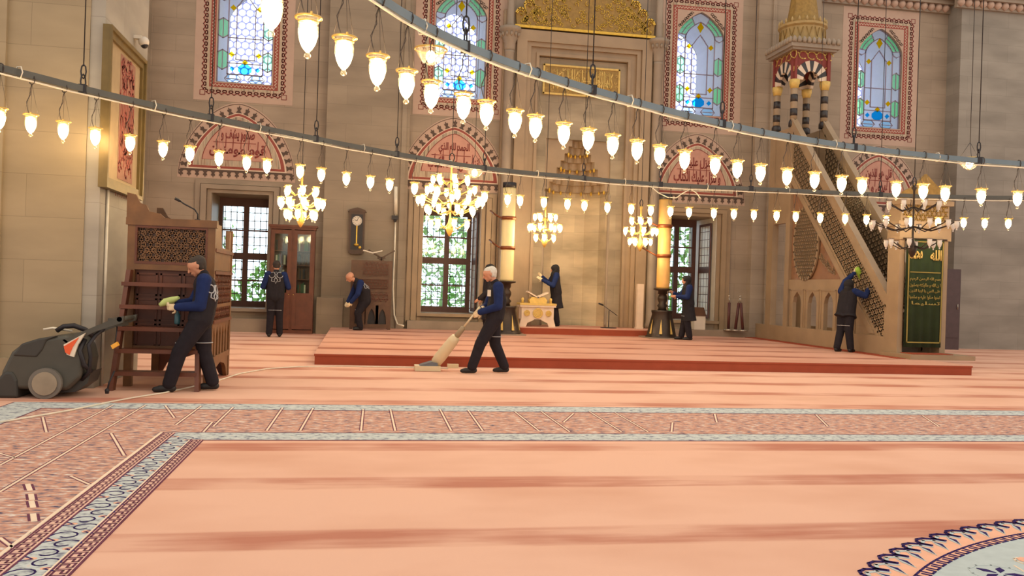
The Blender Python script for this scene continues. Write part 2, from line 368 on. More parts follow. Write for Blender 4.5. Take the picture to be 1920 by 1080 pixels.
M_darkcloth = mat('dark_navy_workwear', (40, 37, 42), .9, var=.12, scale=14, spec=.2)
M_trous = mat('dark_trousers', (38, 34, 40), .9, var=.12, scale=14, spec=.2)
M_blue = mat('blue_sleeves', (28, 42, 86), .85, var=.12, scale=14, spec=.2)
M_skin = mat('skin', (196, 140, 112), .6, var=.06)
M_hairg = mat('grey_hair', (205, 200, 190), .8, var=.12, scale=60)
M_haird = mat('dark_hair', (52, 44, 40), .8, var=.15, scale=60)
M_scarf = mat('black_scarf', (30, 27, 30), .9, var=.1)
M_shoe = mat('black_shoe', (24, 22, 24), .6)
M_emblem = mat('grey_print', (178, 178, 182), .8, var=.05)
M_glove = mat('cream_glove', (228, 206, 168), .8, var=.05)
M_gglove = mat('lime_cloth', (150, 190, 70), .85, var=.1)
YW = 23.5
tw = wallmap(YW)
# ------------------------------------------------------------------ floor and carpet
fl = mbx('floor', M_marbled, None, -16, 30, -3, 26.2, -.2, -.02); tag(fl, 'stone floor under the carpets', kind='structure')
cp = thing('fitted_carpet', 'wall to wall salmon carpet with darker prayer rows and a grey framed border', 'carpet')
mbx('pile', M_salmon, cp, -16, 30, -3, 23.49, -.02, 0)
XI, XO, XFi, XFo = -1.23, -1.60, -3.06, -3.46     # left arm of the border: inner band and outer band
YI, YO, YFi, YFo = 7.57, 7.94, 9.33, 9.76          # far arm
XR = 20.0
def flat(m, x0, x1, y0, y1, z): m.box(x0, x1, y0, y1, -.01, z)
q = MB(); flat(q, XFi, XO, -2, YFi, .002); flat(q, XO, XR, YO, YFi, .002); q.obj('woven_field', M_field, cp)
for a, b, c, d in ((XO, XI, YI, YO), (XFo, XFi, YFi, YFo)):
    q = MB(); flat(q, a, b, -2, d, .003); flat(q, b, XR, c, d, .003); q.obj('scroll_band', M_band, cp)
fm = lambda u, v, d: (u, v, d)
# greek key edges in maroon along the bands
q = MB()
def keyrow(q, p0, p1, side, per, w, lw, z0, z1):
    t = Vector(p1)-Vector(p0); L = t.length; t.normalize(); nn = Vector((-t.y, t.x))*side
    k = int(L/per)
    for i in range(k):
        b = Vector(p0)+t*(i*per)
        P = [(0, .1), (.75, .1), (.75, .6), (.3, .6), (.3, .95), (1.0, .95), (1.0, .1)]
        q.ribbon([tuple(b+t*(u*per)+nn*(v*w)) for u, v in P], lw, fm, z0, z1)
for a, b, sd in (((XO+.0, -.5), (XO, YO), -1), ((XI, YI), (XI, -.5), 1*-1)):
    pass
keyrow(q, (XO-.005, 0), (XO-.005, YO), -1, .085, .07, .011, 0, .006)
keyrow(q, (XI-.085, 0), (XI-.085, YI), -1, .085, .07, .011, 0, .006)
q.obj('greek_key_edge', M_maroonw, cp)
q = MB(); flat(q, XO-.01, XO+.085, -1, YO-.02, .0042); flat(q, XI-.092, XI, -1, YI+.02, .0042); q.obj('key_ground', mat('pale_rose_wool', (224, 184, 166), .95, spec=.05), cp)
q = MB()
for p in ([(XO-.012, -1), (XO-.012, YO)], [(XO+.085, -1), (XO+.085, YO-.05)], [(XI-.095, -1), (XI-.095, YI+.05)], [(XI, -1), (XI, YI)],
          [(XI, YI), (XR, YI)], [(XO, YO), (XR, YO)], [(XFi, -1), (XFi, YFi)], [(XFi, YFi), (XR, YFi)], [(XFo, -1), (XFo, YFo)], [(XFo, YFo), (XR, YFo)]):
    q.ribbon(p, .012, fm, 0, .0055)
q.obj('border_outline', M_maroonw, cp)
q = MB(); q.ribbon([(XO-.035, -1), (XO-.035, YO)], .022, fm, 0, .0045); q.ribbon([(XI-.105, -1), (XI-.105, YI)], .01, fm, 0, .0065)
# double cream lines of the woven field
segs = [((530,765),(500,808)),((587,766),(563,808)),((681,768),(677,808)),((732,768),(741,808)),((825,768),(846,808)),((878,770),(905,808)),((965,772),(1010,808)),((1015,772),(1068,810)),((1075,776),(1057,792)),
 ((1105,772),(1165,810)),((1153,774),(1215,810)),((1261,793),(1259,810)),((1340,777),(1344,792)),((1530,778),(1552,800)),((1730,780),(1760,800)),((273,760),(0,923)),((212,760),(0,873)),((377,762),(330,797)),
 ((310,761),(327,784)),((80,783),(87,811)),((208,813),(233,855)),((133,894),(167,909)),((0,851),(27,859)),((398,792),(381,811)),((437,764),(400,800)),((0,1010),(27,1030)),((60,1000),(27,1030))]
dl = MB(); dc = MB()
for a, b in segs:
    A = PZ(*a); B = PZ(*b); q.ribbon([(A.x, A.y), (B.x, B.y)], .015, fm, 0, .0045)
    t = (B-A).normalized(); nn = Vector((-t.y, t.x, 0))*.015
    for sg in (-1, 1): dl.ribbon([(A.x+nn.x*sg, A.y+nn.y*sg), (B.x+nn.x*sg, B.y+nn.y*sg)], .007, fm, 0, .004)
for a, b in (((52,909),(56,920)),((58,928),(60,938)),((59,941),(62,952)),((62,965),(64,978))):
    A = PZ(*a); B = PZ(*b); q.ribbon([(A.x, A.y), (B.x, B.y)], .03, fm, 0, .0045)
    for sg in (-1, 1): dl.ribbon([(A.x+.025*sg, A.y), (B.x+.025*sg, B.y)], .014, fm, 0, .004)
q.obj('cream_line', M_creamw, cp); dl.obj('dark_line', M_maroonw, cp)
# scroll work over the near end of the inner band
q = MB(); q2 = MB()
for i in range(26):
    y = 3.9+i*.15; c = (XO+XI)/2+.0; s = 1 if i % 2 else -1
    P = [(c+s*(.02+.075*cos(t*.45)*(1-t*.05)), y+.06*sin(t*.45)*(1-t*.05)*1.3) for t in range(13)]
    q.ribbon(P, .009, fm, 0, .006); q2.poly([(c-s*.06+.03*cos(k*pi/4), y+.07+.022*sin(k*pi/4)) for k in range(8)], fm, 0, .005)
    q.ribbon([(c-s*.10, y+.03), (c-s*.05, y+.06), (c-s*.09, y+.1)], .009, fm, 0, .006)
q.obj('scroll', M_navy, cp); q2.obj('rosette', M_peachw, cp)
# medallion at the lower right
MC = (4.77, 1.63); MR = 3.25
def mp(r, a): return (MC[0]+r*cos(a), MC[1]+r*sin(a))
q = MB(); q.poly([mp(2.96, 2*pi*k/96) for k in range(96)], fm, 0, .003); q.obj('medallion_field', M_greyw, cp)
q = MB()
for k in range(96):
    a0, a1 = 2*pi*k/96, 2*pi*(k+1)/96
    q.add([(*mp(2.96, a0), .003), (*mp(3.2, a0), .003), (*mp(3.2, a1), .003), (*mp(2.96, a1), .003)], [(0, 1, 2, 3)])
q.obj('medallion_ring', M_peachw, cp)
ns = 122; da = 2*pi/ns
nav = MB(); wh = MB(); pe = MB(); crm = MB()
for k in range(ns):
    a = k*da
    P = [mp(MR-.10, a-.02*da), mp(MR-.055, a+.05*da), mp(MR-.01, a+.3*da), mp(MR, a+.6*da), mp(MR-.02, a+.85*da), mp(MR-.06, a+1.0*da)]
    nav.ribbon(P, .016, fm, 0, .007); nav.ribbon(P[:2], .04, fm, 0, .007)
    wh.ribbon([mp(MR-.12, a+.1*da), mp(MR-.07, a+.25*da), mp(MR-.035, a+.6*da), mp(MR-.06, a+.95*da)], .02, fm, 0, .006)
    wh.poly([mp(MR-.07, a+.40*da), mp(MR-.12, a+.72*da), mp(MR-.205, a+1.0*da), mp(MR-.13, a+.38*da)], fm, 0, .0055)
    nav.poly([mp(MR-.085, a+.45*da), mp(MR-.13, a+.62*da), mp(MR-.19, a+.92*da), mp(MR-.135, a+.48*da)], fm, 0, .007)
nk = 220; dk = 2*pi/nk
for k in range(nk):
    a = k*dk
    nav.ribbon([mp(3.02, a), mp(3.02, a+.8*dk), mp(2.96, a+.8*dk), mp(2.96, a+.2*dk), mp(3.0, a+.2*dk)], .011, fm, 0, .006)
# floral rows of the medallion interior
for ring, (rr, nf) in enumerate(((2.72, 46), (2.36, 40), (1.95, 34), (1.5, 26))):
    for k in range(nf):
        a = 2*pi*k/nf+ring*.05; s = .075
        if k % 2 == ring % 2:
            for b in range(5):
                t = a+b*1.2566; c = mp(rr, a)
                nav.poly([(c[0]+s*.25*cos(t), c[1]+s*.25*sin(t)), (c[0]+s*cos(t-.28), c[1]+s*sin(t-.28)), (c[0]+s*1.5*cos(t), c[1]+s*1.5*sin(t)), (c[0]+s*cos(t+.28), c[1]+s*sin(t+.28))], fm, 0, .006)
            c = mp(rr, a); wh.ribbon([(c[0]+.14*cos(t*.6), c[1]+.14*sin(t*.6)) for t in range(8)], .012, fm, 0, .005)
        else:
            c = mp(rr, a); pe.poly([(c[0]+.05*cos(t*pi/4), c[1]+.05*sin(t*pi/4)) for t in range(8)], fm, 0, .006)
            crm.ribbon([(c[0]+(.05+.012*t)*cos(t*.6+a), c[1]+(.05+.012*t)*sin(t*.6+a)) for t in range(9)], .010, fm, 0, .0055)
        b1 = mp(rr-.2, a+.5*2*pi/nf); crm.ribbon([mp(rr, a+.06), mp(rr-.08, a+.09), mp(rr-.18, a+.06)], .01, fm, 0, .005)
nav.obj('medallion_outline', M_navy, cp); wh.obj('medallion_petals', M_greyw, cp); pe.obj('medallion_rosettes', M_peachw, cp); crm.obj('medallion_tendrils', M_creamw, cp)
# ------------------------------------------------------------------ raised platform
SX0, SX1, SY0, SZ = -.66, 11.3, 14.5, .18
pl = thing('carpeted_platform', 'low carpeted platform with a dark red front edge before the niche', 'platform')
mbx('riser', M_riser, pl, SX0, SX1, SY0, SY0+.5, 0, SZ-.012)
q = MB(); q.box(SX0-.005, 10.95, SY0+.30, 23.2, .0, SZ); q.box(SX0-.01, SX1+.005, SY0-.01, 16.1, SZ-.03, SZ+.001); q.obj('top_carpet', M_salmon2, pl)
q = MB(); q.ribbon([(SX0, SZ-.02), (SX1, SZ-.02)], .03, lambda u, v, d: (u, SY0-d, v), -.01, .014); q.obj('front_lip', M_riser, pl)
q = MB(); q.box(10.7, 11.02, 15.9, 22.9, SZ, SZ+.012); q.obj('red_runner', M_riser, pl)
st2 = thing('niche_step', 'narrow dark red carpeted step directly in front of the prayer niche', 'step')
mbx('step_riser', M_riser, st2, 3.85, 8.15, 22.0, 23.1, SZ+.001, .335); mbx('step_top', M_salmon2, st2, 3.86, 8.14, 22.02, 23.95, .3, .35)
# ------------------------------------------------------------------ back wall with its openings
WX = [-3.09, 2.52, 9.37, 14.97]
UW = .70; UB = 6.43; US = 8.65; UT = 9.36      # upper windows
LW0 = {0: (-3.80, -2.36), 1: (1.66, 3.24), 2: (8.62, 10.03), 3: (14.2, 15.7)}; LB, LT = .60, 3.56
YB = 25.6; ZT = 13.0
wb = MB()
def wseg(x0, x1, z0, z1): wb.box(x0, x1, YW, YB, z0, z1)
xs = -16.0
edges = []
for i, cx in enumerate(WX):
    l0, l1 = LW0[i]; a = min(l0, cx-UW)-.001; b = max(l1, cx+UW)+.001
    edges.append((a, b, i))
NX0, NX1, NZT = 4.95, 6.80, 5.5
prev = -16.0
for a, b, i in edges:
    if i == 2:      # prayer niche between the second and third windows
        wseg(prev, NX0, -.1, ZT); wseg(NX1, a, -.1, ZT); wseg(NX0, NX1, NZT, ZT); wb.box(NX0, NX1, 24.6, YB, -.1, NZT)
    else: wseg(prev, a, -.1, ZT)
    cx = WX[i]; l0, l1 = LW0[i]
    wseg(a, b, -.1, LB); wb.box(a, l0, YW, YB, LB, LT); wb.box(l1, b, YW, YB, LB, LT); wseg(a, b, LT, UB)
    wb.box(a, cx-UW, YW, YB, UB, US); wb.box(cx+UW, b, YW, YB, UB, US); wseg(a, b, UT, ZT)
    ap = [(cx+u, US+v) for u, v in archpts(UW, UT-US, 20, 1.25, .62)]
    half = len(ap)//2
    wb.prism([(a, US)]+ap[:half+1]+[(a, UT)], YW, YB); wb.prism([(b, UT)]+ap[half:]+[(b, US)], YW, YB)
    prev = b
wseg(prev, 30, -.1, ZT)
tag(wb.obj('wall_back', M_wall), kind='structure')
# shallow pilasters, plinths, the projecting pier on the right
q = MB(); q.box(-.95, 1.20, YW-.30, YW, 0, ZT); q.box(-1.05, -.38, YW-.46, YW, 0, .95); q.box(1.0, 1.12, YW-.36, YW-.2, 0, ZT)
tag(q.obj('wall_back_pier', M_pier), kind='structure')
q = MB(); q.box(10.98, 12.9, YW-.25, YW, 0, ZT); q.box(11.4, 11.5, YW-.3, YW-.2, 0, ZT); tag(q.obj('wall_back_pilaster', M_wall), kind='structure')
q = MB(); q.box(-6.6, -5.4, YW-.3, YW, 0, ZT); tag(q.obj('wall_back_strip', M_pier), kind='structure')
q = MB(); q.box(17.15, 30, 22.9, YW, 0, ZT); tag(q.obj('wall_right_pier', M_pierR), kind='structure')
q = MB(); q.box(1.3, 3.6, YW-.35, YW, SZ, .40); q.box(8.3, 10.9, YW-.5, YW, SZ, .36); q.box(-4.6, -1.6, YW-.3, YW, 0, .34); tag(q.obj('trim_1', M_marbled), kind='structure')
# cornice with a row of small leaves
def cornice(x0, x1, Y, z):
    q = MB(); q.box(x0, x1, Y-.34, Y, z+.32, z+.50); q.box(x0, x1, Y-.26, Y, z+.20, z+.32); q.box(x0, x1, Y-.10, Y, z-.02, z+.20)
    return q
for nme, x0, x1, Y in (('trim_2', 13.0, 17.15, YW), ('trim_3', 16.9, 30, 22.9)):
    q = cornice(x0, x1, Y, 9.98); o = tag(q.obj(nme, M_marbled), kind='structure')
    p = MB(); k = int((x1-x0)/.24)
    for i in range(k): p.lathe([(.02, 0), (.105, .07), (.11, .13), (.09, .2)], (x0+.12+i*.24, Y-.12, 9.98), 8)
    p.obj('leaf_row', M_plaster, o)
    p = MB(); kagome(p, [(x0, 10.31), (x1, 10.31), (x1, 10.47), (x0, 10.47)], .11, .02, wallmap(Y-.34), -.01, .012, (45, 135), (.5, .5)); p.obj('chevron_band', M_red, o)
# ------------------------------------------------------------------ near pier on the left
PXC = -3.05; PYF = 11.0
q = MB(); q.box(-14, -4.1, PYF-.05, 13.1, 0, ZT); q.box(-4.11, -3.21, PYF+.0, 13.1, 0, ZT); q.box(-14, -3.3, PYF-.08, PYF, 0, .35)
tag(q.obj('wall_left_pier', M_pierL), kind='structure')
M_pale = stonemat('pale_pier_marble', (.40, .36, .30), (.37, .33, .275), 1.6, 1.1, .004, vein=.2)
q = MB(); q.box(-3.22, PXC, PYF+.02, 13.09, 0, ZT); tag(q.obj('wall_left_face', M_pale), kind='structure')
q = MB(); q.tube([(PXC+.02, PYF+.28, .0), (PXC+.02, PYF+.28, 2.5)], .018, 8); tag(q.obj('wall_pipe', M_cablew), 'thin white pipe running up the side of the near left pier', 'pipe')

# ------------------------------------------------------------------ stained glass windows
G_blue = panemat('pane_pale_blue', (.94, .97, 1.0), .93); G_green = panemat('pane_green', (.62, 1.0, .66)); G_yel = panemat('pane_yellow', (1.0, .72, .02), .9)
G_cyan = panemat('pane_turquoise', (.10, .66, .98), .95); G_ice = panemat('pane_ice', (.72, .90, .98))
M_lead = mat('plaster_glazing_bar', (140, 132, 150), .8, var=.08)
M_screen = mat('lavender_screen', (172, 172, 214), .8, var=.04)
def upper_window(i):
    cx = WX[i]; Yg = YW+.10; to = lambda u, v, d: (cx+u, Yg-d, v)
    w = bpy.data.objects.new('window_%d' % (i+1), None); COL.objects.link(w); w.location = (0, 0, 0); tag(w, kind='structure')
    hw = UW; zb = UB; zs = US; zt = UT
    arch = [(u, zs+v) for u, v in archpts(hw, zt-zs, 24, 1.25, .62)]
    # glass: one pale sheet, coloured pieces set a little in front
    p = MB(); p.poly([(-hw, zb)]+arch+[(hw, zb)], to, -.012, 0); p.obj('pale_glass', G_blue, w)
    g = MB(); y = MB(); c = MB(); b = MB(); ic = MB()
    def bar(pts, wd=.028): b.ribbon(pts, wd, to, 0, .03)
    L = hw-.26; Ht = zb+.235
    bar([(-L, Ht), (-L, zs), ]+[(u*(L/hw), zs+v*(L/hw)*1.0) for u, v in archpts(hw, zt-zs, 20, 1.25, .62)][1:-1]+[(L, zs), (L, Ht), (-L, Ht)])
    bar([(-hw+.01, zb+.01), (hw-.01, zb+.01)], .03); bar([(-hw+.012, zb), (-hw+.012, zs)]+arch[1:-1]+[(hw-.012, zs), (hw-.012, zb)], .03)
    m1, m2 = zb+.95, zb+.64
    # side panels of the border: hexagonal green bars
    for s in (-1, 1):
        for zc in (zb+.60, zb+1.42):
            x0, x1 = s*L, s*hw; xm = (x0+x1)/2
            g.poly([(x0, zc-.18), (xm, zc-.25), (x1, zc-.18), (x1, zc+.18), (xm, zc+.25), (x0, zc+.18)], to, 0, .004)
            bar([(x0, zc-.18), (xm, zc-.26), (x1, zc-.18)], .024); bar([(x0, zc+.18), (xm, zc+.26), (x1, zc+.18)], .024); bar([(xm, zc-.26), (xm, zc+.26)], .02)
        bar([(s*L, zs-.02), ((s*(L+hw)/2), zs-.09), (s*hw, zs-.02)], .024)
        # green arcs of the arch
        ai = archpts(hw, zt-zs, 24, 1.25, .62); idx = range(2, 10) if s < 0 else range(15, 23)
        sc = lambda p, k: (p[0]*k, zs+p[1]*k)
        o_ = [ai[k] for k in idx]
        g.poly([sc(p, .985) for p in o_]+[sc(p, .66) for p in reversed(o_)], to, 0, .004); bar([sc(p, .82) for p in o_], .022)
        for e in (o_[0], o_[-1]): bar([sc(e, .98), sc(e, .64)], .022)
    # inner lancet
    I = .235; zi0 = zb+.62; zi1 = zs-.22
    bar([(-I, zi0), (-I, zi1), (-I*.8, zi1+.05), (-I*.55, zi1+.14), (-.05, zi1+.24), (0, zi1+.30), (.05, zi1+.24), (I*.55, zi1+.14), (I*.8, zi1+.05), (I, zi1), (I, zi0), (-I, zi0)], .024)
    bar([(-L, zb+1.18), (L, zb+1.18)], .024); bar([(-L, zb+.52), (L, zb+.52)], .024)
    def dia(cx_, cz, r, m, sx=1, sz=1):
        P = [(cx_+r*sx*.35, cz+r*sz*.35), (cx_, cz+r*sz), (cx_-r*sx*.35, cz+r*sz*.35), (cx_-r*sx, cz), (cx_-r*sx*.35, cz-r*sz*.35), (cx_, cz-r*sz), (cx_+r*sx*.35, cz-r*sz*.35), (cx_+r*sx, cz)]
        P = [(cx_+(a-cx_)*1.35 if k % 2 == 0 else a, cz+(z-cz)*1.35 if k % 2 == 0 else z) for k, (a, z) in enumerate(P)]
        m.poly(P, to, 0, .034)
    for xx, zz in ((-.34, zb+.75), (.34, zb+.75), (-.33, zs-.26), (.33, zs-.26), (0, zb+.56)): dia(xx, zz, .078, y)
    dia(0, zs+.30, .12, y, .8, 1.3); 
    cc = [(.185*cos(t*pi/4+pi/8)*1.0, zb+.375+.145*sin(t*pi/4+pi/8)) for t in range(8)]
    c.poly(cc, to, 0, .034); dia(-.32, zb+.375, .07, c); dia(.32, zb+.375, .07, c)
    for s in (-1, 1):
        for z0, z1 in ((zb+.02, zb+.11), (zb+.12, zb+.215)):
            ic.poly([(s*.10, (z0+z1)/2), (s*.17, z0), (s*.40, z0), (s*.47, (z0+z1)/2), (s*.40, z1), (s*.17, z1)] , to, 0, .005)
        bar([(s*.08, zb+.115), (s*.17, zb+.02), (s*.42, zb+.02)], .018); bar([(s*.08, zb+.115), (s*.17, zb+.22), (s*.42, zb+.22), (s*.5, zb+.115), (s*.42, zb+.02)], .018); bar([(s*.12, zb+.115), (s*.46, zb+.115)], .018)
    g.obj('green_glass', G_green, w); y.obj('yellow_glass', G_yel, w); c.obj('turquoise_glass', G_cyan, w); ic.obj('ice_glass', G_ice, w); b.obj('glazing_bar', M_lead, w)
    # outer screen of round glasses at the far side of the deep opening
    m = bpy.data.materials.get('round_screen')
    if not m:
        m = bpy.data.materials.new('round_screen'); m.use_nodes = True; n = m.node_tree; n.nodes.clear(); Lk = n.links.new
        o = n.nodes.new('ShaderNodeOutputMaterial'); x = n.nodes.new('ShaderNodeMixShader'); tr = n.nodes.new('ShaderNodeBsdfTransparent'); df = n.nodes.new('ShaderNodeBsdfTranslucent'); df.inputs[0].default_value = (.62, .62, .90, 1)
        ge = n.nodes.new('ShaderNodeNewGeometry'); vo = n.nodes.new('ShaderNodeTexVoronoi'); vo.inputs['Scale'].default_value = 1; vo.inputs['Randomness'].default_value = 0
        se = n.nodes.new('ShaderNodeSeparateXYZ'); Lk(ge.outputs['Position'], se.inputs[0])
        def mm(op, a, b_=None, c_=None):
            t = n.nodes.new('ShaderNodeMath'); t.operation = op
            for k, v in enumerate((a, b_, c_)):
                if v is None: continue
                if isinstance(v, (int, float)): t.inputs[k].default_value = v
                else: Lk(v, t.inputs[k])
            return t.outputs[0]
        P_ = .21
        row = mm('DIVIDE', se.outputs[2], P_*.87); ri = mm('FLOOR', row); ox = mm('MULTIPLY', mm('MODULO', ri, 2), .5)
        fx = mm('SUBTRACT', mm('FRACT', mm('ADD', mm('ADD', mm('DIVIDE', se.outputs[0], P_), ox), 100)), .5); fz = mm('MULTIPLY', mm('SUBTRACT', mm('FRACT', row), .5), .87)
        d = mm('SQRT', mm('ADD', mm('MULTIPLY', fx, fx), mm('MULTIPLY', fz, fz)))
        Lk(mm('LESS_THAN', d, .43), x.inputs[0]); Lk(df.outputs[0], x.inputs[1]); Lk(tr.outputs[0], x.inputs[2]); Lk(x.outputs[0], o.inputs[0])
    s = MB(); s.box(cx-UW, cx+UW, YB-.04, YB-.02, UB, UT); s.obj('round_glass_screen', m, w)
    r = MB(); r.box(cx-UW+.001, cx-UW+.01, Yg+.02, YB-.05, UB, US); r.box(cx+UW-.01, cx+UW-.001, Yg+.02, YB-.05, UB, US); r.box(cx-UW, cx+UW, Yg+.02, YB-.05, UB+.001, UB+.01); al = archpts(UW-.004, UT-US-.004, 20, 1.25, .62)
    for k in range(20): (ua, va), (ub, vb) = al[k], al[k+1]; r.add([(cx+ua, Yg+.03, US+va), (cx+ub, Yg+.03, US+vb), (cx+ub, YB-.06, US+vb), (cx+ua, YB-.06, US+va)], [(0, 1, 2, 3)])
    r.obj('reveal_lining', M_reveal, w)
    # painted surround
    pz0, pz1, ph = 5.93, 9.93, 1.24
    pp = MB()
    fr = [(-ph, pz0), (ph, pz0), (ph, pz1), (-ph, pz1)]
    t3 = lambda u, v, d: (cx+u, YW-d, v)
    def frame(mb, h0, z0, z1, h1, y0, y1, d0, d1):     # rectangular ring, outer (h0,z0,z1), inner (h1,y0,y1)
        mb.poly([(-h0, z0), (h0, z0), (h1, y0), (-h1, y0)], t3, d0, d1); mb.poly([(h0, z0), (h0, z1), (h1, y1), (h1, y0)], t3, d0, d1)
        mb.poly([(h0, z1), (-h0, z1), (-h1, y1), (h1, y1)], t3, d0, d1); mb.poly([(-h0, z1), (-h0, z0), (-h1, y0), (-h1, y1)], t3, d0, d1)
    frame(pp, ph, pz0, pz1, UW, UB, UT-.0, 0, .006)
    for sgn in (-1, 1):
        A = archpts(UW, UT-US, 20, 1.25, .62); hp = [(u, US+v) for u, v in (A[:11] if sgn < 0 else A[10:])]
        cor = (sgn*UW, UT)
        pp.poly(([(sgn*UW, US)] if sgn > 0 else [])[:0]+hp+[cor], t3, 0, .006) if sgn < 0 else pp.poly([cor]+hp, t3, 0, .006)
    pp.obj('plaster_panel', M_plaster, w)
    rb = MB(); frame(rb, UW+.16, UB-.14, UT+.14, UW+.03, UB-.03, UT+.03, .005, .010); rb.obj('red_band', M_red, w)
    zz = MB()
    def runs(h, z0, z1):  # perimeter corners
        return [((-h, z0), (h, z0)), ((h, z0), (h, z1)), ((h, z1), (-h, z1)), ((-h, z1), (-h, z0))]
    for a, b2 in runs(UW+.095, UB-.085, UT+.085):
        A = Vector(a); B = Vector(b2); t = (B-A); Ln = t.length; t.normalize(); nn = Vector((t.y, -t.x)); k = int(Ln/.085)
        pts = [A+t*(Ln*j/(2*k))+nn*(.032*(1 if j % 2 else -1)) for j in range(2*k+1)]
        zz.ribbon([tuple(p_) for p_ in pts], .012, t3, .01, .014)
    zz.obj('cream_zigzag', M_cream, w)
    sb = MB(); frame(sb, UW+.225, UB-.205, UT+.215, UW+.165, UB-.145, UT+.145, .005, .009); sb.obj('scroll_band', M_sage, w)
    mo = MB(); per = .145
    P = [(.0, 0), (.18, .0), (.30, .12), (.30, .38), (.05, .55), (.5, 1.0), (.95, .55), (.70, .38), (.70, .12), (.82, 0), (1, 0)]
    for a, b2 in runs(UW+.24, UB-.225, UT+.225):
        A = Vector(a); B = Vector(b2); t = (B-A); Ln = t.length; t.normalize(); nn = Vector((t.y, -t.x)); k = int(Ln/per); pr = Ln/k; pts = []
        for j in range(k): pts += [tuple(A+t*((j+u)*pr)+nn*(v*.105)) for u, v in P]
        mo.ribbon(pts, .025, t3, .006, .011)
    for sx_ in (-1, 1):
        for zc in (UB-.30, UT+.30):
            c_ = (sx_*(UW+.32), zc); mo.ribbon([(c_[0]+a_*.06, c_[1]+b_*.06) for a_, b_ in ((-1, -1), (1, -1), (1, 1), (-1, 1))], .016, t3, .006, .011, True)
    mo.obj('lobed_border', M_darkred, w)
    sc = MB()   # scrolls in the corners above the arch
    for sgn in (-1, 1):
        for k in range(9):
            u0 = sgn*(.30+.045*k); v0 = UT-.03-.02*(k % 2)-.05*k if k > 0 else UT-.05
            v0 = max(v0, US+.12)
            sc.ribbon([(u0+.05*cos(t*.8)*(1-t*.07)*1, v0+.04*sin(t*.8)*(1-t*.07)) for t in range(8) if abs(u0) < UW], .018, t3, .006, .010)
    sc.obj('corner_scrolls', M_brown, w)
    return w
for i in range(4): upper_window(i)

# ------------------------------------------------------------------ lower windows
M_leaf = mat('garden_leaves', (150, 205, 120), .8, var=.35, scale=3)
_n = M_leaf.node_tree; _tl = _n.nodes.new('ShaderNodeBsdfTranslucent'); _tl.inputs[0].default_value = (.42, .75, .30, 1); _ms = _n.nodes.new('ShaderNodeMixShader'); _ms.inputs[0].default_value = .5
_n.links.new(_n.nodes['Principled BSDF'].outputs[0], _ms.inputs[1]); _n.links.new(_tl.outputs[0], _ms.inputs[2]); _n.links.new(_ms.outputs[0], _n.nodes['Material Output'].inputs[0])
M_path = mat('courtyard_paving', (190, 190, 185), .8)
def lower_window(i):
    l0, l1 = LW0[i]; Yf = 24.85; w = bpy.data.objects.new('window_%d' % (i+5), None); COL.objects.link(w); tag(w, kind='structure')
    f = MB(); fw = .10; cx = (l0+l1)/2-.0; zm = 2.06 if i != 0 else 1.98; z0 = LB+.06; z1 = LT-.16
    x0, x1 = l0, l1
    if i in (1, 2): x1 = l1-.10
    for a, b in ((x0, x0+fw), (cx-.07, cx+.07), (x1-fw-.02, x1)): f.box(a, b, Yf-.05, Yf+.05, LB, LT)
    for a, b in ((LB, z0+.10), (zm-.09, zm+.09), (z1-.06, LT)): f.box(x0, x1, Yf-.05, Yf+.05, a, b)
    for zc in ((z0+zm)/2, (z1+zm)/2): f.box(x0, x1, Yf-.03, Yf+.03, zc-.02, zc+.02)
    f.obj('frame', M_wframe, w)
    g = MB(); g.box(x0+.05, x1-.05, Yf-.004, Yf+.004, z0, z1); g.obj('pane', M_wglass, w)
    gr = MB(); k = 9
    for j in range(k):
        xx = l0+(l1-l0)*(j+.5)/k; gr.tube([(xx, 25.35, LB), (xx, 25.35, LT)], .011, 5)
    for j in range(13):
        zz_ = LB+(LT-LB)*(j+.5)/13; gr.tube([(l0, 25.35, zz_), (l1, 25.35, zz_)], .011, 5)
        for jj in range(k): gr.ell((l0+(l1-l0)*(jj+.5)/k, 25.35, zz_), .022, .022, .022, 6, 4)
    gr.obj('iron_grille', M_iron, w)
    r = MB(); r.box(l1-.012, l1-.001, YW+.02, YB, LB, LT); r.box(l0+.001, l0+.012, YW+.02, YB, LB, LT); r.obj('reveal_lining', M_marbled if i == 0 else M_white, w)
    # stone surround
    s = MB()
    for o_, t_, dpt in ((.40, .12, .05), (.26, .14, .09), (.10, .10, .03)):
        s.box(l0-o_, l0-o_+t_, YW-dpt, YW, LB-.25, LT+o_*.8); s.box(l1+o_-t_, l1+o_, YW-dpt, YW, LB-.25, LT+o_*.8); s.box(l0-o_, l1+o_, YW-dpt, YW, LT+o_*.8-t_*.8, LT+o_*.8)
    s.box(l0-.1, l1+.1, YW-.12, YW+.05, LB-.08, LB); s.obj('stone_surround', M_marble if i else M_marbled, w)
    if i in (1, 2):   # casement leaf folded back against the right reveal
        X = l1-.06; c = MB(); ya, yb = (23.75, 24.6)
        for a, b in ((ya, ya+.07), (yb-.07, yb)): c.box(X-.03, X, a, b, z0, z1)
        for a, b in ((z0, z0+.09), (zm-.09, zm+.09), (z1-.07, z1)): c.box(X-.03, X, ya, yb, a, b)
        for j in range(1, 4): c.box(X-.02, X-.005, ya+(yb-ya)*j/4-.008, ya+(yb-ya)*j/4+.008, z0, z1)
        for j in range(1, 12): c.box(X-.02, X-.005, ya, yb, z0+(z1-z0)*j/12-.008, z0+(z1-z0)*j/12+.008)
        o_ = c.obj('open_casement', M_wframe, w); g = MB(); g.box(X-.016, X-.012, ya+.05, yb-.05, z0, z1); g.obj('casement_pane', M_frost, w)
    return w
for i in range(4): lower_window(i)
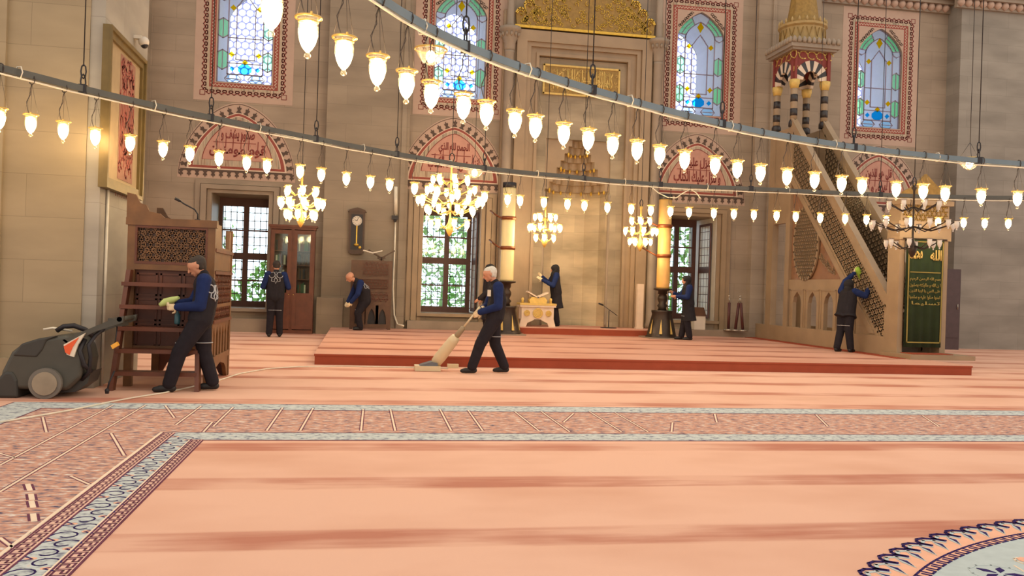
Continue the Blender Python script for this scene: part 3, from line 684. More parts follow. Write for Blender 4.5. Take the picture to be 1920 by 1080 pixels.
# greenery outside
q = MB(); q.box(-16, 30, YB, 60, -1.2, -1.0); cy = tag(q.obj('courtyard_ground', M_path), 'pale courtyard paving seen outside through the lower windows', 'ground', kind='structure')
def bush(cx, cy_, r, h, lab):
    m = MB(); rr = random.Random(int(cx*100))
    for k in range(1100):
        a = rr.random()*2*pi; b = rr.random(); z = -1+h*b; rad = r*(.45+.55*rr.random())*sqrt(max(.1, 1-(b*1.0)**3))
        p = Vector((cx+rad*cos(a), cy_+rad*sin(a)*.6, z)); s = .12+.10*rr.random(); d1 = Vector((rr.uniform(-1, 1), rr.uniform(-1, 1), rr.uniform(-.4, 1))).normalized(); d2 = d1.cross(Vector((.3, .2, .9))).normalized()
        m.add([p-d1*s, p+d2*s*.5, p+d1*s, p-d2*s*.5], [(0, 1, 2, 3)])
    m.tube([(cx, cy_, -1), (cx+.1, cy_, h*.7-1)], [.12, .05], 7)
    o = m.obj('garden_bush', M_leaf); tag(o, lab, 'bush', 'bushes in the garden outside'); return o
bush(-6.5, 33, 2.2, 4.4, 'green bush outside the left lower window'); bush(-3.0, 34, 2.0, 3.0, 'low green bush outside, seen through the right pane of the left window')
bush(3.0, 32, 2.4, 5.0, 'green bush outside the second lower window'); bush(5.6, 36, 2.0, 5.6, 'tall green bush outside, right of the one behind the second window')
bush(11.5, 31, 2.2, 6.0, 'green bush outside, seen past the right hand candle'); bush(0.2, 38, 3.4, 3.6, 'distant low hedge outside between the first two lower windows'); bush(16, 36, 3.2, 5.0, 'distant green bush outside, right of the amber candle'); bush(-9, 42, 5, 6.0, 'distant pale green tree outside far left of the garden'); bush(7.5, 44, 6, 5.5, 'distant pale green tree behind the garden bushes'); bush(21, 33, 2.6, 4.5, 'green bush outside the lower window behind the pulpit stair')

# ------------------------------------------------------------------ painted lunettes with calligraphy
LT1 = [['صدور يشف و', 'قوم مومنين'], ['الحمد لله الذي', 'انزل على عبده الكتاب'], ['ننزل عليك', 'و ننزل عليك الكتاب'], ['قل هو للذين', 'امنوا هدى و شفاء']]
LNM = ['painted arch panel with red calligraphy over the leftmost tall window', 'painted arch panel with red calligraphy over the window left of the niche', 'painted arch panel with red calligraphy over the window right of the niche', 'painted arch panel with red calligraphy partly hidden behind the pulpit stair']
for i, cx in enumerate(WX):
    ccx = cx+(-.10, -.09, .0, .05)[i]
    t = thing('lunette_painting', LNM[i], 'wall painting', (0, 0, 0)); t3 = lambda u, v, d: (ccx+u, YW-d, v)
    hw, zb, rise = 1.20, 4.19, 1.44
    bgp = MB(); bgp.poly([(-1.47, 3.92)]+[(u, 4.02+v) for u, v in archpts(1.47, 1.90, 30, 1.7, .55)]+[(1.47, 3.92)], t3, 0, .006); bgp.obj('plaster_ground', M_plaster, t)
    ol = MB(); ol.ribbon([(u, 4.02+v) for u, v in archpts(1.44, 1.86, 40, 1.7, .55)], .014, t3, .006, .012); ol.obj('outline', M_brown, t)
    def arc(k, dz=0): return [(u*k, zb+v*k+dz) for u, v in archpts(hw, rise, 40, 1.5, .6)]
    def lay(k, dz, m, d, nm):
        p_ = MB(); p_.poly(arc(k, dz), t3, 0, d); return p_.obj(nm, m, t)
    lay(1.04, -.03, M_cream, .010, 'cream_edge'); lay(1.0, 0, M_red, .014, 'red_band'); lay(.915, .06, M_cream, .017, 'inner_edge'); lay(.90, .065, M_sage, .020, 'scroll_band'); lay(.735, .22, M_darkred, .023, 'thin_red_line'); lay(.715, .225, M_pink, .026, 'pink_field')
    # dark tulip fringe
    fr = MB(); A = archpts(1.27, 1.50, 200, 1.5, .6); A = [(u, zb-.02+v) for u, v in A]
    Ls = [0]
    for k in range(1, len(A)): Ls.append(Ls[-1]+hypot(A[k][0]-A[k-1][0], A[k][1]-A[k-1][1]))
    n_ = 21
    mot = [(-.075, -.02), (-.045, .02), (-.03, .045), (-.055, .08), (-.05, .115), (-.022, .105), (0, .165), (.022, .105), (.05, .115), (.055, .08), (.03, .045), (.045, .02), (.075, -.02)]
    for k in range(n_):
        s_ = Ls[-1]*(k+.5)/n_; j = max(x for x in range(len(Ls)) if Ls[x] <= s_); j = min(j, len(A)-2)
        T = Vector((A[j+1][0]-A[j][0], A[j+1][1]-A[j][1])).normalized(); N = Vector((-T.y, T.x)); b_ = Vector(A[j])
        fr.poly([tuple(b_+T*(u*1.0)+N*(v*1.12)) for u, v in mot], t3, .006, .0125)
    for k in range(15):
        uu = -1.38+2.76*k/14; fr.poly([(uu+a_*.95, 4.10-b_*.95) for a_, b_ in mot][::-1], t3, .006, .0125)
    fr.ribbon([(-1.38, 4.13), (1.38, 4.13)], .05, t3, .006, .009); fr.obj('tulip_fringe', M_brown, t)
    tp, bt = LT1[i]
    text_mesh(tp, ccx-.42, ccx+.42, 4.90, 5.22, YW-.026, .006, M_darkred, 'calligraphy_upper_line', t, .03)
    text_mesh(bt, ccx-.70, ccx+.70, 4.44, 4.84, YW-.026, .006, M_darkred, 'calligraphy_lower_line', t, .03)
    v = MB()
    for k, (u, a_, b_) in enumerate(((-.30, 4.75, 5.05), (-.12, 4.7, 5.12), (.08, 4.72, 5.14), (.27, 4.7, 5.02), (.50, 4.65, 4.92), (-.52, 4.62, 4.9))): v.ribbon([(u, a_), (u+.01, b_)], .02, t3, .026, .031)
    v.ribbon([(-.6, 4.87), (.45, 4.87)], .018, t3, .026, .030); v.obj('tall_strokes', M_darkred, t)

# ------------------------------------------------------------------ mihrab surround
MX = 5.92
mi = thing('prayer_niche_surround', 'tall marble prayer niche surround with gilded crown between two corner columns', 'prayer niche', (0, 0, 0))
q = MB(); zf = 8.36
q.box(4.02, 4.30, YW-.30, YW, .2, zf); q.box(7.55, 7.84, YW-.30, YW, .2, zf); q.box(4.02, 7.84, YW-.30, YW, zf-.30, zf)
q.box(3.66, 4.02, YW-.18, YW, .2, 8.9); q.box(7.84, 8.2, YW-.18, YW, .2, 8.9)
q.obj('outer_frame', M_marble, mi)
q = MB()
for (a, b, zt_, d) in ((4.30, 4.42, 8.06, .24), (4.42, 4.58, 7.95, .16), (4.58, 4.66, 7.80, .20)):
    q.box(a, b, YW-d, YW, .2, zt_); q.box(2*MX-b+.0, 2*MX-a+.0, YW-d, YW, .2, zt_); q.box(a, 2*MX-a, YW-d, YW, zt_-(b-a), zt_)
q.obj('stepped_moulding', M_marble, mi)
q = MB(); q.box(4.66, NX0, YW-.06, YW, .2, 7.7); q.box(NX1+.0, 2*MX-4.66, YW-.06, YW, .2, 7.7); q.box(NX0, NX1, YW-.06, YW, NZT, 7.7); q.obj('facing_slabs', M_face, mi)
# niche interior
nic = [(NX0, YW), (5.06, 24.02), (5.40, 24.38), (6.35, 24.38), (6.69, 24.02), (NX1, YW)]
q = MB()
for a, b in zip(nic, nic[1:]): q.add([(a[0], a[1], .2), (b[0], b[1], .2), (b[0], b[1], NZT), (a[0], a[1], NZT)], [(0, 1, 2, 3)])
q.obj('niche_lining', M_niche, mi)
q = MB(); gb = MB(); nt_ = 7
for k in range(nt_):
    z0 = 4.12+k*.20; hw = .80-.105*k; dp = .78-.09*k; cxn = (NX0+NX1)/2
    sc_ = []; ncell = 8-k//2
    for j in range(ncell*4+1):
        a = pi*j/(ncell*4); rr_ = 1-.10*abs(sin(a*ncell)); sc_.append((cxn-hw*cos(a)*rr_, YW+.0+dp*sin(a)*rr_))
    pl_ = [(NX0, YW-.001)]+sc_+[(NX1, YW-.001), (NX1, 24.5), (NX0, 24.5)]
    q.prism(pl_, z0, z0+.205, 'xy')
    if k in (0, 3, 5):
        for j in range(0, ncell+1):
            a = pi*(j+.0)/ncell; gb.ell((cxn-hw*cos(a)*.97, YW+dp*sin(a)*.95-.01, z0-.03), .035, .035, .06, 8, 6)
q.obj('stalactite_hood', M_marble, mi); gb.obj('gilded_drops', M_gold, mi)
for sx_ in (-1, 1):
    X = MX+sx_*2.10
    c = MB(); c.lathe([(.17, 0), (.17, .1), (.13, .2), (.13, 7.35), (.15, 7.4)], (X, YW-.26, .35), 12); co = c.obj('corner_column', M_marbled, mi)
    c = MB(); c.lathe([(.12, 0), (.15, .08), (.16, .25), (.22, .38), (.25, .52), (.30, .56), (.30, .66)], (X, YW-.26, 7.72), 12)
    for k in range(12): c.lathe([(.01, 0), (.04, .05), (.03, .12)], (X+.24*cos(k*pi/6), YW-.26+.24*sin(k*pi/6), 8.1), 6)
    c.obj('stalactite_capital', M_marbled, co)
    c = MB(); c.lathe([(.13, 0), (.10, .1), (.10, 2.5), (.02, 3.1)], (X, YW-.26, 8.38), 10); c.obj('upper_shaft', M_marbled, co)
    c = MB(); c.lathe([(.045, .0), (.05, .1), (.045, .2), (.045, 3.2), (.06, 3.25), (.06, 3.4), (.04, 3.45), (.05, 3.6), (.03, 3.7)], (MX+sx_*.93-.04, YW-.02, .35), 10); c.obj('niche_colonnette', M_marbled, mi)
# gilded crown
def cr(u, v, d): return (MX+u, YW-.28-d, v)
sil = [(-1.93, 8.42)]; nlob = 9
for s_, rng in ((-1, range(nlob)), (1, range(nlob-1, -1, -1))):
    for k in rng:
        t0 = k/nlob; cxl = s_*(1.93-1.93*(k+.5)/nlob); top = 8.62+1.9*((k+.5)/nlob)**.9
        arc_ = [(cxl+.14*cos(a), top+.18*sin(a)) for a in ([pi-.3, 2.2, 1.57, .9, .2] if True else [])]
        sil += arc_ if s_ < 0 else arc_
sil.append((1.93, 8.42))
q = MB(); q.poly(sil, cr, -.12, 0); q.obj('crown_slab', M_goldd, mi)
q = MB(); q.ribbon(sil[1:-1], .035, cr, 0, .03); q.ribbon([(-1.95, 8.44), (1.95, 8.44)], .07, cr, -.02, .04)
rr = random.Random(3)
for s_ in (-1, 1):
    for k in range(nlob):
        cxl = s_*(1.93-1.93*(k+.5)/nlob); top = 8.62+1.9*((k+.5)/nlob)**.9
        q.ribbon([(cxl+s_*(.105-.012*t)*cos(t*.75), top+.02+(.11-.012*t)*sin(t*.75)) for t in range(9)], .026, cr, 0, .035)
q.obj('crown_scroll_edge', M_gold, mi)
q = MB()
for k in range(260):
    u = rr.uniform(-1.8, 1.8); vmax = 8.50+1.9*(1-abs(u)/1.93)**.9; v = rr.uniform(8.54, max(8.6, vmax-.1)); a0 = rr.random()*6.28; sg = rr.choice((-1, 1))
    q.ribbon([(u+(.075-.009*t)*cos(a0+sg*t*.8), v+(.075-.009*t)*sin(a0+sg*t*.8)) for t in range(7)], .016, cr, 0, .018)
q.obj('crown_carved_scrolls', M_gold, mi)
# gilded inscription panel
ip = MB(); ip.box(4.80, 6.98, YW-.10, YW-.05, 6.70, 7.52); ipo = ip.obj('inscription_panel', M_goldd, mi)
q = MB(); cr2 = lambda u, v, d: (u, YW-.10-d, v); q.ribbon([(4.82, 6.72), (6.96, 6.72), (6.96, 7.50), (4.82, 7.50)], .05, cr2, 0, .02, True)
for k in range(70):
    u = rr.uniform(4.9, 6.9); v = rr.uniform(6.8, 7.44); a0 = rr.random()*6.28; q.ribbon([(u+(.05-.006*t)*cos(a0+t*.8), v+(.05-.006*t)*sin(a0+t*.8)) for t in range(6)], .010, cr2, 0, .006)
q.obj('panel_frame', M_goldp, ipo)
text_mesh('كلما دخل عليها زكريا المحراب', 5.02, 6.78, 6.84, 7.40, YW-.10, .015, M_goldp, 'gilded_calligraphy', ipo, .03)
q = MB()
for u in (5.35, 5.62, 5.68, 5.9, 6.12, 6.4, 6.46, 6.52): q.ribbon([(u, 6.9), (u, 7.42)], .022, cr2, 0, .016)
q.ribbon([(5.2, 7.14), (5.7, 7.14)], .02, cr2, 0, .016); q.ribbon([(5.9, 7.12), (6.1, 7.12)], .02, cr2, 0, .016); q.ribbon([(6.3, 7.1), (6.7, 7.1)], .02, cr2, 0, .016); q.ribbon([(5.1, 7.1), (5.4, 7.4)], .02, cr2, 0, .016)
q.obj('tall_letter_strokes', M_goldp, ipo)
# ------------------------------------------------------------------ ring chandeliers and their lamps
KR = .81; ZR = 1.35+2.077*KR; ZBAR = ZR+.41
RINGS = {'lower': ((9.045, 4.57), 15.37, [(-3,203),(55,215),(118,228),(184,240),(246,253),(302,265),(356,274),(410,283),(462,292),(513,297),(558,309),(604,315),(650,323),(693,330),(734,335),(777,342),(820,348),(863,353),(903,360),(942,365),(982,365),(1023,369),(1062,373),(1100,375),(1140,379),(1180,383),(1219,385),(1257,387),(1295,388),(1336,391),(1376,392),(1416,393),(1457,395),(1497,396),(1539,399),(1580,402),(1623,403),(1667,403),(1711,405),(1756,408),(1801,410),(1848,409),(1894,409)]),
 'upper': ((12.15, -.862), 14.995, [(517,-16),(586,32),(648,70),(704,105),(757,133),(811,153),(863,177),(912,190),(962,207),(1010,216),(1057,231),(1103,242),(1148,253),(1195,263),(1243,272),(1287,282),(1335,294),(1383,301),(1430,308),(1476,316),(1526,323),(1575,330),(1624,333),(1675,341),(1730,345),(1781,348),(1841,354),(1899,360)])}
M_lglass = bpy.data.materials.new('glowing_lamp_glass'); M_lglass.use_nodes = True
n = M_lglass.node_tree; n.nodes.clear(); _o = n.nodes.new('ShaderNodeOutputMaterial'); _a = n.nodes.new('ShaderNodeBsdfTransparent'); _t = n.nodes.new('ShaderNodeBsdfTranslucent'); _g = n.nodes.new('ShaderNodeBsdfGlossy')
_a.inputs[0].default_value = (1, .96, .88, 1); _t.inputs[0].default_value = (.95, .85, .65, 1); _g.inputs[0].default_value = (1, .95, .85, 1); _g.inputs['Roughness'].default_value = .08
_x = n.nodes.new('ShaderNodeMixShader'); _x.inputs[0].default_value = .10; _y = n.nodes.new('ShaderNodeMixShader'); _lw = n.nodes.new('ShaderNodeLayerWeight'); _lw.inputs[0].default_value = .3
n.links.new(_a.outputs[0], _x.inputs[1]); n.links.new(_t.outputs[0], _x.inputs[2]); n.links.new(_lw.outputs['Facing'], _y.inputs[0]); n.links.new(_x.outputs[0], _y.inputs[1]); n.links.new(_g.outputs[0], _y.inputs[2]); n.links.new(_y.outputs[0], _o.inputs[0])
PROF = [(.012, -.262), (.020, -.255), (.022, -.243), (.012, -.228), (.014, -.218), (.030, -.205), (.050, -.165), (.064, -.115), (.066, -.075), (.060, -.040), (.062, -.02), (.082, -.004)]
def lampparts(root, wires=True):
    q = MB(); q.lathe(PROF, n=14, caps=False); q.obj('glass_cup', M_lglass, root)
    q = MB(); q.tube([(.083*cos(2*pi*k/16), .083*sin(2*pi*k/16), -.002) for k in range(16)], .0075, 6, closed=True); q.tube([(.063*cos(2*pi*k/14), .063*sin(2*pi*k/14), -.03) for k in range(14)], .005, 5, closed=True)
    for k in range(3): q.ell((.083*cos(2*pi*k/3+.3), .083*sin(2*pi*k/3+.3), .006), .011, .011, .014, 6, 4)
    q.obj('brass_rim', M_rim, root)
    q = MB(); q.ell((0, 0, -.118), .056, .056, .095, 12, 9); q.lathe([(.018, -.05), (.018, -.02)], n=8); q.obj('bulb', M_bulb, root)
    if wires:
        q = MB()
        for k in range(3): q.tube([(.083*cos(2*pi*k/3+.3), .083*sin(2*pi*k/3+.3), .004), (.0, 0, .36)], .0022, 4)
        q.tube([(0, .02, -.02), (.03, .03, .07), (.055, .02, .15), (.02, 0, .24), (.035, -.01, .31), (.0, 0, .37)], .0045, 5)
        q.tube([(.046*cos(t*pi/4), 0, .41+.056*sin(t*pi/4)) for t in range(8)], .007, 4, closed=True)
        q.obj('hanging_wire', M_wire, root)
lamp0 = None
for rn, (c, r, px) in RINGS.items():
    c = (c[0]*KR, c[1]*KR); r *= KR
    pol = sorted([(atan2(PZ(x, y, ZR).y-c[1], PZ(x, y, ZR).x-c[0]), hypot(PZ(x, y, ZR).y-c[1], PZ(x, y, ZR).x-c[0])) for x, y in px], reverse=True)
    ang = [p_[0] for p_ in pol]; rad = [sum(q_[1] for q_ in pol[max(0, k-2):k+3])/len(pol[max(0, k-2):k+3]) for k in range(len(pol))]
    rad[0] = (pol[0][1]*2+pol[1][1])/3
    def rf(a):                 # the ring is bolted from short segments, so its radius wanders a little
        a = (a+pi) % (2*pi)-pi
        if a >= ang_[0]: return rad_[0]+(r-rad_[0])*min(1, (a-ang_[0])/.6)
        if a <= ang_[-1]: return rad_[-1]+(r-rad_[-1])*min(1, (ang_[-1]-a)/.6)
        for k in range(len(ang_)-1):
            if ang_[k] >= a >= ang_[k+1]: t = (ang_[k]-a)/(ang_[k]-ang_[k+1]+1e-9); return rad_[k]*(1-t)+rad_[k+1]*t
        return r
    ang_, rad_ = list(ang), list(rad)
    rg = thing('ring_chandelier', 'large steel ring carrying the %s row of hanging glass lamps' % ('nearer, upper' if rn == 'upper' else 'farther, lower'), 'ring chandelier', (c[0], c[1], ZBAR))
    q = MB(); N = 200
    for k in range(N):
        a0, a1 = 2*pi*k/N, 2*pi*(k+1)/N
        P = [((rf(a)+dr_)*cos(a), (rf(a)+dr_)*sin(a), z) for a in (a0, a1) for dr_ in (-.032, .032) for z in (-.036, .036)]
        q.add(P, [(0, 1, 3, 2), (4, 6, 7, 5), (0, 4, 5, 1), (2, 3, 7, 6), (0, 2, 6, 4), (1, 5, 7, 3)])
    q.obj('steel_bar', M_bar if rn == 'upper' else M_bar2, rg)
    q = MB(); q.tube([((rf(2*pi*k/N)-.03)*cos(2*pi*k/N), (rf(2*pi*k/N)-.03)*sin(2*pi*k/N), -.062-.004*sin(k*1.7)) for k in range(N)], .010, 5, closed=True); q.obj('supply_cable', M_cablew, rg)
    q = MB()
    for a in ang[1::4]: q.tube([((rf(a)+.052*cos(t*pi/3))*cos(a+.013), (rf(a)+.052*cos(t*pi/3))*sin(a+.013), .068*sin(t*pi/3)) for t in range(6)], .008, 4, closed=True)
    q.obj('white_clip', M_cablew, rg)
    if rn == 'lower':
        q = MB(); pts = [(1222, 351), (1235, 362), (1252, 370), (1268, 371), (1280, 362), (1295, 355), (1306, 362), (1313, 372)]; mp_ = PZ(1265, 353, ZBAR)
        q.tube([PY(x, y, mp_.y-.06)-Vector((c[0], c[1], ZBAR)) for x, y in pts], .010, 6); q.obj('slack_cable', M_cablew, rg)
    hp = [(862, 90), (1108, 170), (1338, 235), (1578, 280), (1842, 300)] if rn == 'upper' else [(121, 170), (362, 225), (562, 265), (740, 290), (893, 318), (1065, 340), (1220, 350), (1383, 360), (1640, 368)]
    for x, y in hp:
        p = PZ(x, y, ZBAR); a = atan2(p.y-c[1], p.x-c[0]); X, Y = rf(a)*cos(a), rf(a)*sin(a); q = MB()
        q.tube([(X, Y, .26), (X, Y, 11.0)], .007, 5)
        q.tube([(X+.028*cos(t*pi/4), Y, .20+.08*sin(t*pi/4)) for t in range(8)], .009, 5, closed=True)
        q.tube([(X+.015*cos(t*pi/4), Y+.04*cos(t*pi/4), .08+.09*sin(t*pi/4)) for t in range(8)], .009, 5, closed=True); q.box(X-.038, X+.038, Y-.038, Y+.038, -.046, .05); q.obj('suspension_cable', M_iron, rg)
    for k, a in enumerate(ang):
        loc = (c[0]+rf(a)*cos(a), c[1]+rf(a)*sin(a), ZR)
        lab = 'lit glass lamp on the %s ring, %s' % (('nearer upper' if rn == 'upper' else 'farther lower'), 'leftmost, cut by the frame' if k == 0 else ordn(k+1)+' from the left')
        if lamp0 is None:
            lamp0 = thing('glass_lamp', lab, 'hanging lamp', loc, a, 'glass lamps hanging from the %s ring' % rn); lampparts(lamp0)
        else: l = dup(lamp0, loc, a, lab); l['group'] = 'glass lamps hanging from the %s ring' % rn; l.scale = (.9,)*3 if rn == 'lower' else (1, 1, 1)
# single bowl lamps
def bowl(px, py_, Y, r, lab, lit=True):
    p = PY(px, py_, Y); t = thing('bowl_lamp', lab, 'hanging lamp', p, 0, None)
    q = MB(); q.lathe([(.02, -.9*r), (.25*r, -.85*r), (.5*r, -.72*r), (.8*r, -.35*r), (.9*r, -.02), (1.05*r, .03)], n=20, caps=False); q.obj('glass_bowl', M_lglass, t)
    q = MB(); q.tube([(1.02*r*cos(2*pi*k/20), 1.02*r*sin(2*pi*k/20), .02) for k in range(20)], .012, 6, closed=True); q.obj('brass_rim', M_rim, t)
    q = MB(); q.ell((0, 0, -.35*r), .30*r, .30*r, .38*r, 12, 8); q.obj('bulb', M_bulb, t)
    q = MB()
    for k in range(3): q.tube([(r*cos(2.1*k), r*sin(2.1*k), .02), (0, 0, 1.6*r)], .004, 4)
    q.tube([(0, 0, 1.6*r), (0, 0, 12-p.z)], .006, 5); q.obj('suspension_cable', M_iron, t); return t
bowl(92, 176, 11.6, .155, 'round glass bowl lamp behind the left end of the lower ring')
bowl(808, 96, 10.5, .19, 'round glass bowl lamp under the upper ring before the second stained window')
bowl(890, 318, 18.4, .20, 'round glass bowl lamp above the right side of the big lit chandelier')
bowl(1533, 366, 20.3, .20, 'round glass bowl lamp in front of the marble stair')
bowl(1818, 300, 14.2, .20, 'round glass bowl lamp behind the right end of the upper ring')
# tiered chandeliers
sm_g = MB(); sm_g.lathe([(r_*1.0, z_) for r_, z_ in PROF], n=10, caps=False)
me_g = sm_g.mesh('small_cup', M_lglass); me_gf = sm_g.mesh('small_cup_unlit', M_frost)
sm_b = MB(); sm_b.ell((0, 0, -.115), .056, .056, .095, 10, 7); me_b = sm_b.mesh('small_bulb', M_bulb2)
sm_r = MB(); sm_r.tube([(.075*cos(2*pi*k/12), .075*sin(2*pi*k/12), .0) for k in range(12)], .008, 5, closed=True); me_r = sm_r.mesh('small_rim', M_rim); me_rd = sm_r.mesh('small_rim_dark', M_bronze)
def chand(px, py_, Y, tiers, lab, s=1.0, lit=True, ph=0):
    c = PY(px, py_, Y); t = thing('chandelier', lab, 'chandelier', c, ph, None); mm_ = M_rim if lit else M_bronze
    ztop = max(z for r, z, n_ in tiers)+.35; zbot = min(z for r, z, n_ in tiers)
    q = MB(); q.lathe([(.01, zbot-.28), (.05, zbot-.22), (.09, zbot-.1), (.04, zbot), (.02, zbot+.1), (.02, ztop-.1), (.05, ztop-.05), (.015, ztop)], n=12); q.obj('stem', mm_, t)
    q = MB(); q.tube([(.05*cos(k*pi/4), 0, ztop+.06+.09*sin(k*pi/4)) for k in range(8)], .012, 5, closed=True); q.tube([(0, 0, ztop+.14), (0, 0, 12-c.z)], .008, 5); q.obj('suspension_cable', M_iron, t)
    for r, z, n_ in tiers:
        q = MB()
        for k in range(n_):
            a = 2*pi*k/n_+z*3; q.tube([(.02*cos(a), .02*sin(a), z-.05), (r*.45*cos(a), r*.45*sin(a), z-.12), (r*.85*cos(a), r*.85*sin(a), z-.02), (r*cos(a), r*sin(a), z+.05)], .011, 5)
        q.obj('curved_arms', mm_, t)
        for k in range(n_):
            a = 2*pi*k/n_+z*3; ob = bpy.data.objects.new('glass_cup', me_g if lit else me_gf); COL.objects.link(ob); ob.parent = t; ob.location = (r*cos(a), r*sin(a), z+.05); ob.scale = (s, s, s)
            rb_ = bpy.data.objects.new('cup_rim', me_r if lit else me_rd); COL.objects.link(rb_); rb_.parent = ob
            if lit: b_ = bpy.data.objects.new('bulb', me_b); COL.objects.link(b_); b_.parent = ob
    return t
sm = [(.28, .26, 6), (.42, .0, 10), (.26, -.25, 6)]
chand(565, 377, 17.0, [(.30, .22, 6), (.40, .0, 9), (.28, -.22, 6)], 'lit three-tier chandelier above the glazed bookcase', .86)
chand(1022, 424, 21.5, [(.26, .26, 6), (.40, .0, 9), (.26, -.26, 6)], 'lit small chandelier before the left part of the niche', .82)
chand(1201, 431, 21.0, [(.26, .26, 6), (.40, .0, 9), (.26, -.26, 6)], 'lit small chandelier beside the right hand candle', .82, ph=.4)
chand(845, 372, 17.3, [(.36, .40, 7), (.50, .20, 6), (.64, -.02, 12), (.48, -.20, 8), (.38, -.48, 7)], 'big lit chandelier before the tall window left of the niche', .80)
chand(1712, 420, 14.5, [(.45, .36, 8), (.72, .0, 12), (.45, -.34, 8)], 'big unlit chandelier with clear cups before the green banner', .66, lit=False, ph=.3)
# ------------------------------------------------------------------ great candles
M_wax1 = mat('pale_wax', (236, 214, 158), .4, var=.05, scale=3); M_wax2 = mat('amber_wax', (222, 172, 98), .35, var=.15, scale=3); M_cop = mat('copper_band', (130, 70, 36), .35, .4)
def candle(px, yfoot, Y, ytop, ybot, bands, m, lab, hook):
    f = PY(px, yfoot, Y); t = thing('giant_candle', lab, 'candle', (f.x, Y, SZ)); zt_ = PY(px, ytop, Y).z-SZ; zb_ = PY(px, ybot, Y).z-SZ
    q = MB(); q.lathe([(.165, zb_), (.17, zb_+.05), (.165, zt_)], n=20); q.obj('wax_shaft', m, t)
    q = MB(); q.lathe([(.175, zt_), (.175, zt_+.13), (.10, zt_+.14)], n=20); q.obj('dark_cap', M_iron, t)
    for yb_ in bands:
        z = PY(px, yb_, Y).z-SZ; q = MB(); q.lathe([(.17, z-.045), (.192, z-.04), (.197, z), (.192, z+.04), (.17, z+.045)], n=20)
        q.tube([(-.18*hook if False else -.18, .03, z), (-.32, .18, z+.10), (-.38, .6, z+.22)], .022, 6); q.obj('copper_bracket', M_cop, t)
    q = MB(); q.lathe([(.44, .0), (.44, .05), (.40, .08), (.34, .35), (.27, .62), (.29, .68), (.29, .72)], n=8); q.obj('bronze_foot', M_bronze, t)
    q = MB(); q.lathe([(.12, .72), (.10, .78), (.14, .84), (.09, .90), (.13, 1.0), (.13, 1.06), (.085, 1.14), (.12, zb_-.14), (.12, zb_-.06), (.24, zb_-.03), (.24, zb_)], n=16); q.obj('turned_post', M_bronze, t)
    q = MB()
    for k in range(8): a = k*pi/4+.39; q.add([(.38*cos(a-.1), .38*sin(a-.1), .12), (.38*cos(a+.1), .38*sin(a+.1), .12), (.31*cos(a), .31*sin(a), .5)], [(0, 1, 2)])
    q.obj('foot_inlay', M_goldp, t)
    q = MB(); q.box(-.46, .46, -.46, .46, 0, .03); q.obj('stone_slab', M_marbled, t)
candle(947, 612, 21.6, 352, 527, (409, 465), M_wax1, 'giant pale candle on a bronze foot left of the niche', 1)
candle(1240, 628, 21.5, 374, 541, (424, 480), M_wax2, 'giant amber candle on a bronze foot right of the niche', 1)
# ------------------------------------------------------------------ wooden preaching booth on the left
KX0, KX1, KY0, KY1 = -2.78, -1.76, 11.25, 12.80
kb = thing('wooden_booth', 'tall carved wooden preaching booth with pierced star lattice beside the left pier', 'booth', ((KX0+KX1)/2, (KY0+KY1)/2, 0))
ox, oy = kb.location.x, kb.location.y
def kp(mb, nm, m_, par=kb): o = mb.obj(nm, m_, par); o.location = (-ox, -oy, 0) if par is kb else (0, 0, 0); return o
q = MB()
for x in (KX0, KX1-.09):
    for y in (KY0, KY1-.09): q.box(x, x+.09, y, y+.09, 0, 2.02)
q.box(KX0-.02, KX1+.02, KY0-.02, KY0+.10, 1.97, 2.06); q.box(KX0, KX1, KY0, KY0+.06, 1.43, 1.50); q.box(KX0, KX1, KY0+.02, KY0+.07, .42, .50)
q.box(KX0, KX1, KY0+.08, KY1, .98, 1.02); kp(q, 'frame', M_wood2)
q = MB(); q.box(KX0+.09, KX1-.09, KY0+.05, KY0+.06, 1.50, 1.97); kp(q, 'lattice_backing', M_wood3)
q = MB(); tk = lambda u, v, d: (u, KY0+.04-d, v); kagome(q, [(KX0+.09, 1.52), (KX1-.09, 1.52), (KX1-.09, 1.95), (KX0+.09, 1.95)], .062, .018, tk, -.005, .012); kagome(q, [(KX0+.09, 1.52), (KX1-.09, 1.52), (KX1-.09, 1.95), (KX0+.09, 1.95)], .124, .012, tk, -.005, .014, (30, 90, 150)); kp(q, 'star_lattice', M_wood2)
q = MB()
for a, b, c, d in ((KX0+.09, KX1-.09, 1.50, 1.53), (KX0+.09, KX1-.09, 1.94, 1.97)): q.box(a, b, KY0-.005, KY0+.05, c, d)
for xx in (KX0+.09, KX1-.11): q.box(xx, xx+.02, KY0-.005, KY0+.05, 1.5, 1.97)
kp(q, 'lattice_moulding', M_wood)
q = MB(); q.box(KX0+.08, KX1-.08, KY0+.07, KY0+.09, .45, 1.45)
for j in range(3):
    for k in range(3):
        x0 = KX0+.12+j*.27; z0 = .50+k*.31; q.ribbon([(x0, z0), (x0+.22, z0), (x0+.22, z0+.26), (x0, z0+.26)], .025, lambda u, v, d: (u, KY0+.07-d, v), 0, .02, True)
kp(q, 'front_panelling', M_wood)
# carved arms rising to the pier
q = MB(); q.prism([(KX0-.02, 2.04), (KX0-.02, 2.36), (KX0+.08, 2.34), (KX0+.13, 2.24), (KX0+.20, 2.22), (KX0+.24, 2.14), (KX0+.36, 2.12), (KX0+.42, 2.07), (KX0+.62, 2.05)], KY0+.0, KY0+.05); kp(q, 'carved_arm', M_wood2)
q = MB(); q.prism([(KX0+.0, 2.0), (KX0+.0, 2.30), (KX0+.08, 2.30), (KX0+.15, 2.18), (KX0+.25, 2.12), (KX0+.32, 2.02)], KY1-.06, KY1-.01); kp(q, 'carved_back_arm', M_wood3)
